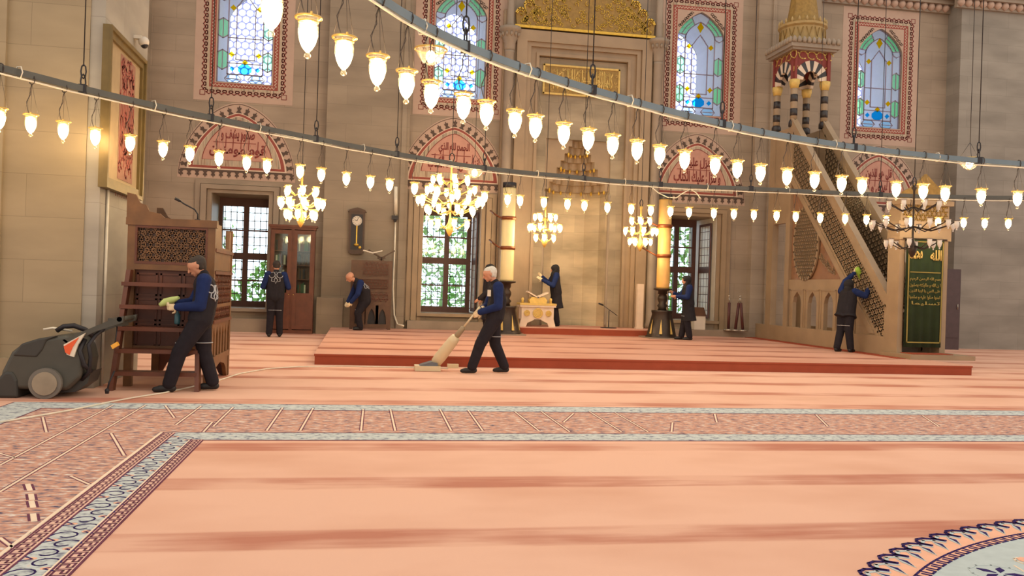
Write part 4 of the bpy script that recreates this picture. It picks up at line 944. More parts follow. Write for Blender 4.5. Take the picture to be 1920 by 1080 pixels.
# right side panel: notched top, carved field, pointed slots and arched feet
q = MB(); sx = lambda u, v, d: (KX1+d-.03, u, v)
q.prism([(KY0+.08, 1.45), (KY1, 1.45), (KY1, 1.98), (KY1-.25, 2.0), (KY1-.32, 1.75), (KY0+.62, 1.75), (KY0+.55, 2.03), (KY0+.08, 2.03)], KX1-.05, KX1-.01, 'yz')
q.prism([(KY0+.08, .78), (KY1, .78), (KY1, 1.45), (KY0+.08, 1.45)], KX1-.06, KX1-.02, 'yz'); q.prism([(KY0, .28), (KY1, .28), (KY1, .36), (KY0, .36)], KX1-.06, KX1, 'yz')
n_s = 6
for k in range(n_s):
    y0 = KY0+.08+k*(KY1-KY0-.1)/n_s; y1 = y0+(KY1-KY0-.1)/n_s; q.prism([(y0, .36), (y0+.05, .36), (y0+.05, .62), ((y0+y1)/2, .74), (y1-.05, .62), (y1-.05, .36), (y1, .36), (y1, .79), (y0, .79)], KX1-.05, KX1-.01, 'yz')
q.prism([(KY0, 0), (KY0+.16, 0), (KY0+.28, .14), (KY0+.42, .20), (KY0+.78, .25), (KY1-.42, .20), (KY1-.28, .14), (KY1-.16, 0), (KY1, 0), (KY1, .29), (KY0, .29)], KX1-.06, KX1-.01, 'yz'); kp(q, 'side_panel', M_wood2)
q = MB(); kagome(q, [(KY0+.15, .84), (KY1-.08, .84), (KY1-.08, 1.40), (KY0+.15, 1.40)], .09, .022, sx, 0, .025)
for z in (.80, 1.42, 1.70): q.box(KX1-.03, KX1+.012, KY0+.05, KY1, z-.02, z+.02)
kp(q, 'side_carving', M_wood)
q = MB(); q.prism([(KX0, 0), (KX0+.12, 0), (KX0+.2, .16), (KX0+.45, .24), ((KX0+KX1)/2+.1, .30), (KX1-.2, .16), (KX1-.12, 0), (KX1, 0), (KX1, .42), (KX0, .42)], KY1-.05, KY1); kp(q, 'rear_skirt', M_wood)
# the leaning steps in front
ld = thing('wooden_steps', 'reddish wooden step ladder leaning on the front of the carved booth', 'step ladder', (-2.32, 10.98, 0))
lx, ly = ld.location.x, ld.location.y; lw_ = .44
for s_ in (-1, 1): q = MB(); q.obox((s_*lw_, .02, .71), (.025, 0, 0), (0, .07, .0), (s_*-.04, .16, .71)); q.obj('side_rail', M_wood, ld)
for k, z in enumerate((.20, .46, .72, .98, 1.25)):
    q = MB(); yy = -.12+z*.22; q.box(-lw_-.02, lw_+.02, yy-.10, yy+.12, z-.022, z+.022); q.obj('tread', M_wood, ld)
# microphone on the booth
mc = thing('gooseneck_microphone', 'black gooseneck microphone clipped to the top of the carved booth', 'microphone', (-2.0, 11.4, 2.06))
q = MB(); q.tube([(0, 0, 0), (0, 0, .08), (-.04, 0, .14), (-.16, -.02, .20), (-.22, -.03, .24)], .010, 6); q.obj('gooseneck', M_iron, mc); q = MB(); q.tube([(-.21, -.03, .235), (-.27, -.04, .265)], .018, 8); q.lathe([(.04, 0), (.035, .02)], n=12); q.obj('capsule', M_iron, mc)
# framed calligraphy on the pier
pf = thing('framed_calligraphy', 'tall gilt framed red calligraphy hanging on the side of the near left pier', 'picture', (PXC, 11.95, 3.4))
A = PXx(202, 45, PXC+.05); B = PXx(270, 105, PXC+.05); Cc = PXx(192, 350, PXC+.05); y0, y1 = A.y-11.95, B.y-11.95; z0, z1 = Cc.z-3.4, A.z-3.4
q = MB(); q.box(.02, .035, y0+.05, y1-.05, z0+.05, z1-.05); q.obj('mount_board', mat('aged_mount', (160, 138, 106), .8, var=.08), pf)
q = MB()
for a, b, c, d in ((y0, y1, z1-.13, z1), (y0, y1, z0, z0+.13), (y0, y0+.13, z0, z1), (y1-.13, y1, z0, z1)): q.box(.0, .07, a, b, c, d)
for a, b, c, d in ((y0, y1, z1-.05, z1), (y0, y1, z0, z0+.05), (y0, y0+.05, z0, z1), (y1-.05, y1, z0, z1)): q.box(.0, .10, a, b, c, d)
q.obj('gilt_frame', mat('olive_gilt', (112, 92, 48), .5, .1, var=.15), pf)
q = MB(); zc = (z0+z1)/2; tq = lambda u, v, d: (.036+d, u, v); rr = random.Random(5)
q.poly([(-.36, zc-.78), (.36, zc-.78), (.36, zc+.78), (-.36, zc+.78)], tq, 0, .004); q.obj('red_ground', mat('faded_rose', (146, 104, 86), .8, var=.1), pf)
q = MB()
for k in range(44):
    u = rr.uniform(-.28, .28); v = zc+rr.uniform(-.70, .70); a0 = rr.random()*6
    q.ribbon([(u+(.08-.008*t)*cos(a0+t*.7), v+(.09-.008*t)*sin(a0+t*.7)) for t in range(7)], .028, tq, .004, .009)
for k in range(9): u = -.30+k*.075; q.ribbon([(u, zc-.6+.1*(k % 3)), (u+.02, zc+.2+.12*(k % 4))], .024, tq, .004, .009)
q.obj('red_calligraphy', mat('faded_red', (158, 84, 74), .8, var=.1), pf)
q = MB()
for k in range(9): q.ribbon([(-.4+k*.1, zc-1.0), (-.4+k*.1+.03, zc-.84)], .01, tq, .0, .004)
q.obj('small_script', M_darkred, pf)
# dome camera on pier
dc_ = thing('dome_camera', 'small white dome camera on the pier beside the framed calligraphy', 'camera', PXx(252, 70, PXC))
q = MB(); q.box(0, .10, -.05, .05, -.02, .02); q.ell((.12, 0, -.05), .07, .07, .07); q.obj('housing', M_white, dc_); q = MB(); q.ell((.13, 0, -.09), .05, .05, .05); q.obj('dome', M_iron, dc_)
# ------------------------------------------------------------------ bookcase with books
BX0, BX1 = PY(505, 500, 22.8).x, PY(589, 500, 22.8).x; BY = 22.85; bz = 2.72
bc = thing('bookcase', 'reddish wooden bookcase with glazed upper doors under the small chandelier', 'bookcase', ((BX0+BX1)/2, BY, 0)); hw = (BX1-BX0)/2
q = MB(); q.box(-hw, -hw+.03, 0, .36, 0, bz); q.box(hw-.03, hw, 0, .36, 0, bz); q.box(-hw, hw, .33, .36, 0, bz); q.box(-hw, hw, 0, .36, 0, .10); q.box(-.04, .04, -.01, .3, .1, bz)
q.box(-hw-.05, hw+.05, -.05, .38, bz, bz+.05); q.box(-hw-.02, hw+.02, -.02, .37, bz-.06, bz); q.obj('body', M_wood, bc)
for k, z in enumerate((1.02, 1.40, 1.76, 2.12)): q = MB(); q.box(-hw+.03, hw-.03, .02, .33, z-.02, z); q.obj('shelf', M_wood, bc)
for s_ in (-1, 1):
    x0, x1 = (-hw+.02, -.03) if s_ < 0 else (.03, hw-.02)
    q = MB()
    for a, b, c, d in ((x0, x0+.09, .12, bz-.08), (x1-.09, x1, .12, bz-.08), (x0, x1, .12, .22), (x0, x1, .94, 1.04), (x0, x1, bz-.18, bz-.08)): q.box(a, b, -.03, 0, c, d)
    q.box(x0+.05, x1-.05, -.018, -.008, .18, .98); o = q.obj('door', M_wood, bc)
    q = MB(); q.box(x0+.09, x1-.09, -.018, -.014, 1.04, bz-.18); q.obj('glass_pane', M_wglass, o)
    q = MB(); q.ell((-.06*s_*-1 if False else (x1-.03 if s_ < 0 else x0+.03), -.045, 1.0), .015, .015, .015, 8, 5); q.obj('knob', M_rim, o)
cols = [mat('book_cloth_%s' % nme, c, .7) for nme, c in (('green', (60, 84, 60)), ('brown', (90, 62, 44)), ('cream', (200, 190, 165)), ('dark', (48, 44, 50)), ('maroon', (100, 44, 44)))]
rr = random.Random(11); bmesh_ = {}
for si, z in enumerate((1.02, 1.40, 1.76, 2.12)):
    for s_ in (-1, 1):
        x = (-hw+.14) if s_ < 0 else .15; n_ = 0; end = -.13 if s_ < 0 else hw-.14
        while x < end-.04:
            w_ = rr.uniform(.028, .05); h_ = rr.uniform(.22, .29); ci = rr.randrange(5); n_ += 1
            q = MB(); q.box(-w_/2, w_/2, 0, .18, 0, h_); b_ = q.obj('book', cols[ci], None, (bc.location.x+x+w_/2, BY+.07, z))
            tag(b_, '%s book behind the %s glass door, %s shelf from the bottom, %s from the left' % (('green', 'brown', 'cream', 'black', 'maroon')[ci], 'left' if s_ < 0 else 'right', ordn(si+1), ordn(n_)), 'book', None, None); b_['group'] = 'books in the glazed bookcase'
            x += w_+.004+(.06 if rr.random() < .12 else 0)
# ------------------------------------------------------------------ wall clock
YP = YW-.30
c0 = PY(669, 434, YP); ck = thing('pendulum_clock', 'dark wooden pendulum clock hanging on the pier above the open book stand', 'clock', (c0.x, YP, c0.z))
q = MB(); q.box(-.20, .20, -.12, 0, -.54, .50); q.prism([(-.24, .50), (.24, .50), (.20, .56), (.08, .60), (0, .62), (-.08, .60), (-.20, .56)], -.13, 0); q.prism([(-.20, -.54), (-.14, -.60), (.14, -.60), (.20, -.54)], -.12, 0); q.obj('case', M_wood3, ck)
q = MB(); q.box(-.15, .15, -.128, -.12, -.48, .44); q.obj('dark_back', M_iron, ck)
q = MB(); q.prism([(.125*cos(k*pi/12), .27+.125*sin(k*pi/12)) for k in range(24)], -.14, -.128); o = q.obj('dial', M_white, ck)
q = MB(); q.ribbon([(0, .27), (.03, .35)], .012, lambda u, v, d: (u, -.14-d, v), 0, .004); q.ribbon([(0, .27), (-.06, .29)], .012, lambda u, v, d: (u, -.14-d, v), 0, .004)
for k in range(12): a = k*pi/6; q.ribbon([(.09*cos(a), .27+.09*sin(a)), (.11*cos(a), .27+.11*sin(a))], .01, lambda u, v, d: (u, -.14-d, v), 0, .003)
q.obj('hands', M_iron, o)
q = MB(); q.box(-.012, .012, -.145, -.13, -.34, .14); q.lathe([(.01, -.40), (.06, -.37), (.065, -.34), (.01, -.31)], (0, -.14, 0), 14); q.ell((.09, -.14, -.42), .04, .02, .04); q.obj('pendulum', M_gold, ck)
# ------------------------------------------------------------------ carved reading throne with open book stand
kx0, kx1 = PY(657, 550, 22.3).x, PY(734, 550, 22.3).x; KY = 22.35; zt = 1.93
kr = thing('carved_reading_throne', 'carved brown wooden throne with keyhole arches under the wall clock', 'throne', ((kx0+kx1)/2, KY, SZ)); hw = (kx1-kx0)/2
q = MB(); h = zt-SZ
for x in (-hw, hw-.07): q.box(x, x+.07, 0, .07, 0, h); q.box(x, x+.07, .5, .57, 0, h)
q.box(-hw, hw, 0, .05, h-.22, h); q.box(-hw, hw, 0, .05, .95, 1.02); q.box(-hw, hw, 0, .05, .62, .70); q.box(-hw, hw, 0, .05, 1.28, 1.33); q.box(-hw, hw, 0, .57, .98, 1.02); q.box(-hw, hw, .01, .03, .62, h)
for cx_ in (-.29, .03, .30):
    P = [(cx_-.17, .12), (cx_-.10, .12), (cx_-.10, .20), (cx_-.08, .36), (cx_-.05, .46), (cx_, .53), (cx_+.05, .46), (cx_+.08, .36), (cx_+.10, .20), (cx_+.10, .12), (cx_+.17, .12), (cx_+.17, .66), (cx_-.17, .66)]; q.prism(P, .0, .04)
q.box(-hw, hw, 0, .04, .05, .14); q.obj('body', M_wood4, kr)
q = MB(); t_ = lambda u, v, d: (u, -d, v); kagome(q, [(-hw+.1, 1.04), (hw-.1, 1.04), (hw-.1, 1.27), (-hw+.1, 1.27)], .07, .02, t_, 0, .015); kagome(q, [(-hw+.3, 1.36), (hw-.1, 1.36), (hw-.1, h-.05), (-hw+.3, h-.05)], .08, .018, t_, 0, .015); kagome(q, [(-hw+.08, .72), (hw-.08, .72), (hw-.08, .94), (-hw+.08, .94)], .11, .02, t_, 0, .012); q.obj('star_carving', M_wood, kr)
q = MB(); q.box(-hw+.03, hw-.03, .08, .10, .12, .62); q.obj('interior_shade_sheet', M_iron, kr)  # dark sheet behind the keyhole arches, standing in for the shade inside
rs = thing('folding_book_stand', 'dark folding wooden book stand standing on top of the carved throne', 'book stand', (PY(715, 490, 22.4).x, 22.5, zt))
q = MB(); q.obox((.16, 0, .17), (.17, 0, .10), (0, .16, 0), (-.008, 0, .014)); q.obox((-.16, 0, .17), (.17, 0, -.10), (0, .16, 0), (.008, 0, .014)); q.obj('leaf', M_wood3, rs); q = MB(); q.obox((.0, 0, .03), (.10, 0, -.06), (0, .15, 0), (.01, 0, .014)); q.obox((.0, 0, .03), (.10, 0, .06), (0, .15, 0), (-.01, 0, .014)); q.obj('foot', M_wood3, rs)
ob = thing('open_book', 'white open book lying on the folding stand over the carved throne', 'book', (PY(700, 480, 22.4).x, 22.40, zt+.19))
q = MB(); q.obox((-.13, 0, .03), (.13, 0, -.03), (0, .11, 0), (.003, 0, .014)); q.obox((.11, 0, .035), (.11, 0, .03), (0, .11, 0), (-.003, 0, .014)); q.obj('pages', M_white, ob)
# conduit and security camera
q = MB(); q.tube([PY(742, 350, 23.15), PY(742, 402, 23.15)], .05, 8); q.tube([PY(742, 400, 23.15), PY(740, 470, 23.15), PY(737, 540, 23.12), PY(739, 590, 23.1), PY(745, 608, 22.95), PY(757, 611, 22.8)], .022, 7)
tag(q.obj('cable_conduit', M_cablew), 'white cable conduit running down the pier edge right of the throne', 'pipe')
sc_ = thing('security_camera', 'small dark security camera on the conduit right of the wall clock', 'camera', PY(741, 408, 23.05)); q = MB(); q.box(-.09, .07, -.05, .05, -.05, .05); q.lathe([(.035, -.12), (.04, -.05)], n=10); q.obj('housing', M_iron, sc_)
# ------------------------------------------------------------------ gilded book chest, mic stand, post, stanchions
qc = thing('gilded_book_chest', 'low cream and gold carved chest on the niche step', 'chest', (PY(1005, 600, 22.6).x, 22.6, .35))
q = MB(); w2 = .43; q.box(-w2, w2, -.2, .2, .20, .52); q.box(-w2-.05, w2+.05, -.24, .24, .52, .58)
for s_ in (-1, 1): q.prism([(s_*w2, .22), (s_*(w2+.06), .0), (s_*(w2-.12), .0), (s_*(w2-.16), .10), (s_*.1, .18), (s_*.1, .22)][::s_], -.2, -.12)
q.obj('chest_body', M_cream, qc)
q = MB()
for cx_, r_ in ((0, .135), (-.29, .08), (.29, .08)):
    q.prism([(cx_+r_*cos(k*pi/10), .36+r_*sin(k*pi/10)) for k in range(20)], -.225, -.2)
    for j in range(3): q.tube([(cx_+r_*(.9-.28*j)*cos(k*pi/8), -.228, .36+r_*(.9-.28*j)*sin(k*pi/8)) for k in range(16)], .008, 5, closed=True)
q.box(-w2-.06, w2+.06, -.25, .25, .57, .62); q.obj('gold_roundels', M_goldp, qc)
q = MB(); q.prism([(-.20, .62), (.24, .62), (.26, .70), (.20, .78), (-.16, .78), (-.22, .70)], -.12, .12); q.obj('upper_tray', M_goldp, qc)
q = MB(); q.obox((.14, 0, .84), (.15, 0, .07), (0, .14, 0), (-.008, 0, .016)); q.obox((-.12, 0, .84), (.15, 0, -.08), (0, .14, 0), (.008, 0, .016)); q.obj('folding_leaf', M_cream, qc)
q = MB()
for x in (-.38, .38): q.lathe([(.04, .62), (.03, .68), (.045, .72), (.02, .76)], (x, 0, 0), 8)
q.obj('finial', M_goldp, qc)
ms = thing('microphone_stand', 'black boom microphone stand on the niche step in front of the prayer niche', 'microphone stand', (PY(1141, 610, 22.8).x, 22.8, .35))
q = MB(); q.tube([(0, 0, .02), (0, 0, .48)], .012, 7); q.obj('pole', M_iron, ms); q = MB(); q.lathe([(.22, 0), (.22, .015), (.03, .025)], n=16); q.obj('round_base', M_iron, ms)
q = MB(); q.tube([(.24, 0, .34), (-.18, 0, .62)], .009, 6); q.obj('boom', M_iron, ms); q = MB(); q.tube([(-.17, 0, .615), (-.30, -.02, .66)], .022, 8); q.obj('microphone', M_iron, ms)
wp = thing('white_post', 'plain tall white rectangular post standing right of the microphone stand', 'post', (PY(1198, 610, 22.7).x, 22.7, .35))
q = MB(); q.box(-.085, .085, -.06, .06, 0, 1.22); q.obj('shaft', M_cream, wp); q = MB(); q.box(-.10, .10, -.07, .07, 0, .05); q.obj('foot', M_cream, wp)
M_chr = mat('chrome', (190, 180, 165), .25, .8, var=.05)
for k, x in enumerate((1366, 1376, 1387)):
    p = PY(x, 610, 22.95); t = thing('stanchion', ('leftmost', 'middle', 'rightmost')[k]+' of the three dark red poles with chrome feet right of the amber candle', 'stanchion', (p.x, 22.95-.1*k, .36), 0, 'poles beside the pulpit')
    q = MB(); q.tube([(0, 0, .04), ((0, .08, -.08)[k], 0, .78)], .042, 8); q.obj('pole', mat('oxblood_pole', (84, 40, 36), .5), t); q = MB(); q.lathe([(.14, 0), (.13, .03), (.03, .05)], n=14); q.obj('foot', M_chr, t)
    q = MB(); q.tube([((0, .08, -.08)[k], 0, .78), ((-.01, .1, -.1)[k], 0, .94)], .012, 6); q.ell(((-.01, .1, -.1)[k], 0, .96), .025, .025, .03, 8, 5); q.obj('chrome_top', M_chr, t)
bx = thing('small_cupboard', 'small pale cupboard with a brown sloping lid behind the woman by the amber candle', 'cupboard', (PY(1308, 600, 23.2).x, 23.15, .36)); q = MB(); q.box(-.16, .16, -.12, .12, 0, .38); q.obj('body', M_white, bx); q = MB(); q.prism([(-.18, .38), (.18, .38), (.10, .62), (-.18, .62)], -.14, .14); q.obj('lid', M_wood4, bx)
# tall dark cabinet on the right
dk_ = thing('dark_cabinet', 'tall narrow dark maroon cabinet standing to the right of the green banner', 'cabinet', (PY(1775, 600, 22.5).x, 22.45, 0)); q = MB(); q.box(-.26, .26, -.15, .2, 0, 2.30); q.obj('body', M_dpurple, dk_); q = MB(); q.box(-.22, .22, -.17, -.15, .35, 2.24); q.obj('door', M_dpurple, dk_)
q = MB(); q.tube([(.16, -.19, 1.15), (.16, -.19, 1.30)], .012, 6); q.obj('handle', M_chr, dk_.children[-1])
# ------------------------------------------------------------------ marble pulpit (minbar)
XM, XM2 = 11.06, 11.95
mb_ = thing('marble_pulpit', 'tall marble pulpit stair with pierced balustrades and a striped canopy on the right', 'pulpit', (XM, 16.5, SZ))
def mo_(q, nm, m_, par=None):
    o = q.obj(nm, m_, par or mb_)
    if par is None: o.location = (-XM, -16.5, -SZ)
    return o
zU = lambda y: 5.78-1.03*(21.2-y); zL = lambda y: 4.42-1.0*(21.2-y)
tm = lambda u, v, d: (XM-d, u, v)
for X, nm in ((XM, 'near'), (XM2, 'far')):
    q = MB(); a, b = X-.06, X+.10
    q.prism([(16.75, zU(16.75)), (21.2, zU(21.2)), (21.2, zU(21.2)+.26), (16.75, zU(16.75)+.26)], a, b, 'yz'); mo_(q, nm+'_handrail', M_marble)
    q = MB(); q.prism([(17.40, .62), (21.2, zL(21.2)), (21.2, zL(21.2)+.20), (17.20, .62)], X-.05, X+.08, 'yz'); mo_(q, nm+'_stringer', M_marble)
    q = MB(); q.prism([(16.75, max(.55, zL(16.75))), (21.2, zL(21.2)), (21.2, zU(21.2)), (16.75, zU(16.75))], X+.01, X+.05, 'yz'); mo_(q, nm+'_balustrade_slab', M_marbled)
for X, dd in ((XM, 1), (XM2-.0, 1)):
    q = MB(); tX = (lambda X: (lambda u, v, d: (X-d, u, v)))(X)
    pl_ = [(16.85, zL(16.85)+.25), (21.1, zL(21.1)+.25), (21.1, zU(21.1)-.06), (16.85, zU(16.85)-.06)]
    kagome(q, pl_, .125, .045, tX, -.01, .025, (46, 106, 166)); q.ribbon(pl_, .06, tX, -.01, .03, True); mo_(q, 'pierced_balustrade', M_marble)
q = MB(); q.prism([(17.9, .6), (21.2, .6), (21.2, zL(21.2)), (17.4, zL(17.4))], XM+.03, XM+.06, 'yz') if False else q.prism([(17.45, 1.82) if False else (18.62, 1.80), (21.2, 1.80), (21.2, zL(21.2)+.02), (18.58, zL(18.58)+.02)], XM+.03, XM+.06, 'yz'); mo_(q, 'triangular_panel', mat('rosy_marble', (142, 104, 78), .4, var=.18, scale=3))
oc = PXx(1513, 466, XM); q = MB(); ry, rz_ = .60, .93; ocy = oc.y+.02; ocz = 2.72
ovp = [(ocy+ry*cos(2*pi*k/28), ocz+rz_*sin(2*pi*k/28)) for k in range(28)]
q.poly(ovp, tm, -.02, .012); kagome(q, ovp, .085, .030, tm, .01, .035); q.ribbon(ovp, .05, tm, .0, .04, True); mo_(q, 'oval_rosette', M_marble)
q = MB()
for k in range(16):
    u = 19.0+.045*k; v = 1.95+.028*k; q.ribbon([(u+(.09-.01*t)*cos(k+t*.8), v+(.09-.01*t)*sin(k+t*.8)) for t in range(7)], .018, tm, -.03, -.012)
mo_(q, 'leaf_carving', M_marble)
q = MB(); q.box(XM-.05, XM+.12, 16.55, 22.9, SZ, .58); q.box(XM-.02, XM+.10, 17.9, 21.3, 1.56, 1.80)
q.box(XM-.05, XM+.12, 21.1, 21.32, .58, 5.8); q.box(XM-.05, XM+.12, 22.05, 22.35, .58, 5.8); q.box(XM-.02, XM+.1, 21.3, 22.1, 3.3, 5.8); q.box(XM+.78, XM2+.1, 21.1, 22.35, .2, 5.8) if False else None
q.box(XM-.04, XM+.12, 16.45, 16.80, SZ, 2.95); q.box(XM-.02, XM+.06, 16.8, 17.9, .55, .75)
for Y0_ in (18.0, 18.76, 19.52, 20.28):
    y1_ = Y0_+.76; c_ = (Y0_+y1_)/2
    q.prism([(Y0_, .58), (Y0_+.17, .58), (Y0_+.17, 1.22), (Y0_+.22, 1.36), (c_, 1.50), (y1_-.22, 1.36), (y1_-.17, 1.22), (y1_-.17, .58), (y1_, .58), (y1_, 1.57), (Y0_, 1.57)], XM-.02, XM+.08, 'yz')
    q.ribbon([(Y0_+.05, .62), (Y0_+.05, 1.54), (y1_-.05, 1.54), (y1_-.05, .62)], .03, tm, .02, .035)
q.prism([(17.45, .58), (18.02, .58), (18.02, 1.6), (18.7, 1.6), (18.7, zL(18.7))], XM+.0, XM+.06, 'yz')
mo_(q, 'side_wall', M_marble)
q = MB(); q.box(XM2-.02, XM2+.1, 16.6, 22.9, SZ, .6); 
for y in (17.0, 18.3, 19.6, 20.9, 22.0): q.box(XM2-.02, XM2+.1, y, y+.35, .6, zL(max(y, 17.6)) if y < 21 else 5.8)
q.box(XM2-.02, XM2+.1, 21.1, 22.35, 3.2, 5.8); mo_(q, 'far_side_wall', M_marble)
q = MB(); ns_ = 16
for k in range(ns_): y = 17.0+k*.27; q.box(XM+.1, XM2, y, y+.29, max(.2, .45+k*.275-.4), .45+k*.275)
q.box(XM+.05, XM2, 21.2, 22.3, 4.3, 4.7); mo_(q, 'stair_treads', M_marbled)
# canopy with striped columns
M_blk = mat('black_marble', (50, 44, 44), .35, var=.2)
corn = [(XM+.03, 21.25), (XM+.03, 22.2), (XM2, 21.25), (XM2, 22.2)]; zc0 = 5.82
for (x, y) in corn:
    q = MB(); q.lathe([(.095, zc0), (.095, 7.05)], (x, y, 0), 8); o = mo_(q, 'canopy_column', M_marble)
    q = MB()
    for k in range(3): z = zc0+.28+k*.37; q.lathe([(.098, z), (.098, z+.19)], (x, y, 0), 8)
    q.lathe([(.13, zc0), (.13, zc0+.12), (.10, zc0+.18)], (x, y, 0), 8); mo_(q, 'black_band', M_blk, o)
    q = MB(); q.lathe([(.10, 6.82), (.14, 6.95), (.14, 7.05)], (x, y, 0), 8); mo_(q, 'gold_capital', M_goldp, o)
def varch(q1, q2, u0, u1, zs, tto):
    c_ = (u0+u1)/2; R1 = (u1-u0)/2+.04; R0_ = R1-.24; nv = 11
    for k in range(nv):
        a0, a1 = pi-pi*k/nv, pi-pi*(k+1)/nv
        P = [(c_+R0_*cos(a0), zs+R0_*sin(a0)*1.05), (c_+R1*cos(a0), zs+R1*sin(a0)*1.1), (c_+R1*cos(a1), zs+R1*sin(a1)*1.1), (c_+R0_*cos(a1), zs+R0_*sin(a1)*1.05)]
        (q1 if k % 2 else q2).poly(P, tto, -.03, .05)
w_ = MB(); bk = MB(); rd = MB()
for (u0, u1, tto) in ((21.25, 22.2, lambda u, v, d: (XM-d, u, v)), (21.25, 22.2, lambda u, v, d: (XM2+.03+d, u, v)), (XM+.03, XM2, lambda u, v, d: (u, 21.22-d, v)), (XM+.03, XM2, lambda u, v, d: (u, 22.23+d, v))):
    varch(bk, w_, u0, u1, 7.05, tto); c_ = (u0+u1)/2; R1 = (u1-u0)/2+.03
    P = [(u0-.12, 7.05)]+[(c_-R1*cos(pi*k/12), 7.05+R1*1.08*sin(pi*k/12)) for k in range(13)]+[(u1+.12, 7.05), (u1+.12, 7.86), (u0-.12, 7.86)]
    rd.poly(P, tto, -.03, .03)
mo_(w_, 'white_voussoirs', M_cream); mo_(bk, 'black_voussoirs', M_blk); mo_(rd, 'red_spandrel', M_darkred)
q = MB()
for (u0, u1, tto) in ((21.25, 22.2, lambda u, v, d: (XM-d, u, v)), (XM+.03, XM2, lambda u, v, d: (u, 21.22-d, v))):
    for k in range(5):
        u = u0-.06+(u1-u0+.12)*k/4; q.ribbon([(u+.12*cos(t*.55+.3), 7.70+.10*sin(t*.55+.3)) for t in range(10)], .025, tto, .03, .045)
    for u in (u0, u1): q.ribbon([(u+.07*cos(t*.8), 7.32+.09*sin(t*.8)) for t in range(9)], .022, tto, .03, .045)
mo_(q, 'gold_frieze_scrolls', M_goldp)
q = MB(); cxm, cym = (XM+XM2)/2+.01, 21.72; q.box(XM-.22, XM2+.26, 20.98, 22.46, 7.86, 7.96); q.box(XM-.16, XM2+.20, 21.04, 22.4, 7.80, 7.86); mo_(q, 'eave_slab', M_marbled)
q = MB()
for k in range(10):
    t_ = (k+.5)/10
    for P in ((XM-.22, 20.98+1.48*t_), (XM-.22+1.37*t_, 20.98)): q.lathe([(.055, 7.96), (.065, 8.02), (.05, 8.08), (.01, 8.13)], (P[0], P[1], 0), 8)
mo_(q, 'eave_cresting', M_marbled)
q = MB(); q.lathe([(.56, 7.96), (.58, 8.5), (.64, 8.54), (.64, 8.60), (.56, 8.62)], (cxm, cym, 0), 16, smooth=False)
for k in range(20): a = k*pi/10; q.lathe([(.03, 8.6), (.04, 8.66), (.01, 8.74)], (cxm+.60*cos(a), cym+.60*sin(a), 0), 6)
mo_(q, 'gilded_drum', mat('aged_gilding', (172, 144, 92), .6, .05, var=.12))
q = MB()
for k in range(16):
    a = k*pi/8+.2; P = [(cxm+.585*cos(a+da_), cym+.585*sin(a+da_), z) for da_, z in ((-.15, 8.02), (0, 8.15), (.15, 8.02))]; q.tube(P, .014, 5); q.tube([(cxm+.59*cos(a+da_), cym+.59*sin(a+da_), z) for da_, z in ((-.12, 8.45), (0, 8.2), (.12, 8.45))], .012, 5)
mo_(q, 'drum_ribs', M_goldd)
q = MB(); q.lathe([(.44, 8.6), (.36, 9.1), (.16, 10.6), (.02, 12.0)], (cxm, cym, 0), 12, smooth=False); mo_(q, 'conical_spire', M_goldd)
# portal, slab and banner
q = MB(); py0, py1 = 16.35, 16.75
q.box(10.99, 11.10, py0, py1, SZ, 2.66); q.box(11.97, 12.10, py0, py1, SZ, 2.66); q.box(10.96, 12.14, py0-.03, py1, 2.62, 2.90); q.box(10.90, 12.2, py0-.08, py1, 2.90, 3.0); q.box(10.99, 12.1, py0, py1, 3.0, 3.35); q.box(10.93, 12.17, py0-.05, py1, 3.35, 3.45); mo_(q, 'portal_frame', M_marble)
q = MB(); q.prism([(10.98, 3.45), (12.12, 3.45), (12.05, 3.62), (11.85, 3.72), (11.7, 3.86), (11.55, 4.0), (11.4, 3.86), (11.25, 3.72), (11.05, 3.62)], py0, py0+.08); kagome(q, [(11.05, 3.03), (12.04, 3.03), (12.04, 3.33), (11.05, 3.33)], .09, .02, lambda u, v, d: (u, py0-d, v), 0, .02); mo_(q, 'portal_crown', M_goldd)
q = MB(); q.box(10.90, 12.35, 15.75, 16.8, SZ, .27); mo_(q, 'threshold_slab', M_marble)
q = MB(); q.box(11.08, 12.0, 15.95, 16.34, .27, .285); mo_(q, 'threshold_carpet', M_riser)
M_green = mat('green_velvet', (44, 62, 34), .9, var=.15, scale=4); 
bn = thing('green_banner', 'dark green velvet banner with gold lettering hanging in the pulpit doorway', 'banner', (11.535, 16.30, .40))
q = MB(); NN = 30; vs = []; bw = .43
for j in range(2):
    for i in range(NN+1):
        u = -bw+2*bw*i/NN
        for z in (0, 2.22): vs.append((u, -.015*j+.02*sin(i*.9)*(1.0 if z == 0 else .2), z))
o_ = (NN+1)*2; fs = [(2*i, 2*i+2, 2*i+3, 2*i+1) for i in range(NN)]+[(o_+2*i+1, o_+2*i+3, o_+2*i+2, o_+2*i) for i in range(NN)]+[(2*i, o_+2*i, o_+2*i+2, 2*i+2) for i in range(NN)]; q.add(vs, fs, True); q.obj('velvet_cloth', M_green, bn)
tb = lambda u, v, d: (u, -.035-d, v)
M_bt = mat('gold_thread', (150, 130, 60), .6, .1, var=.1)
q = MB(); q.ribbon([(-bw+.05, .10), (bw-.05, .10), (bw-.04, 2.18), (-bw+.04, 2.18)], .025, tb, 0, .006, True); q.obj('gold_braid', M_bt, bn)
def ttb(txt, x0, x1, z0, z1, nm, m_, bold=.02):
    o = text_mesh(txt, x0, x1, z0, z1, 0, .006, m_, nm, bn, bold); o.location = (0, -.035, 0); return o
ttb('الله', .10, .36, 1.80, 2.02, 'gold_name_right', M_goldp, .03); ttb('محمد', -.36, -.08, 1.82, 2.04, 'gold_name_left', M_goldp, .03)
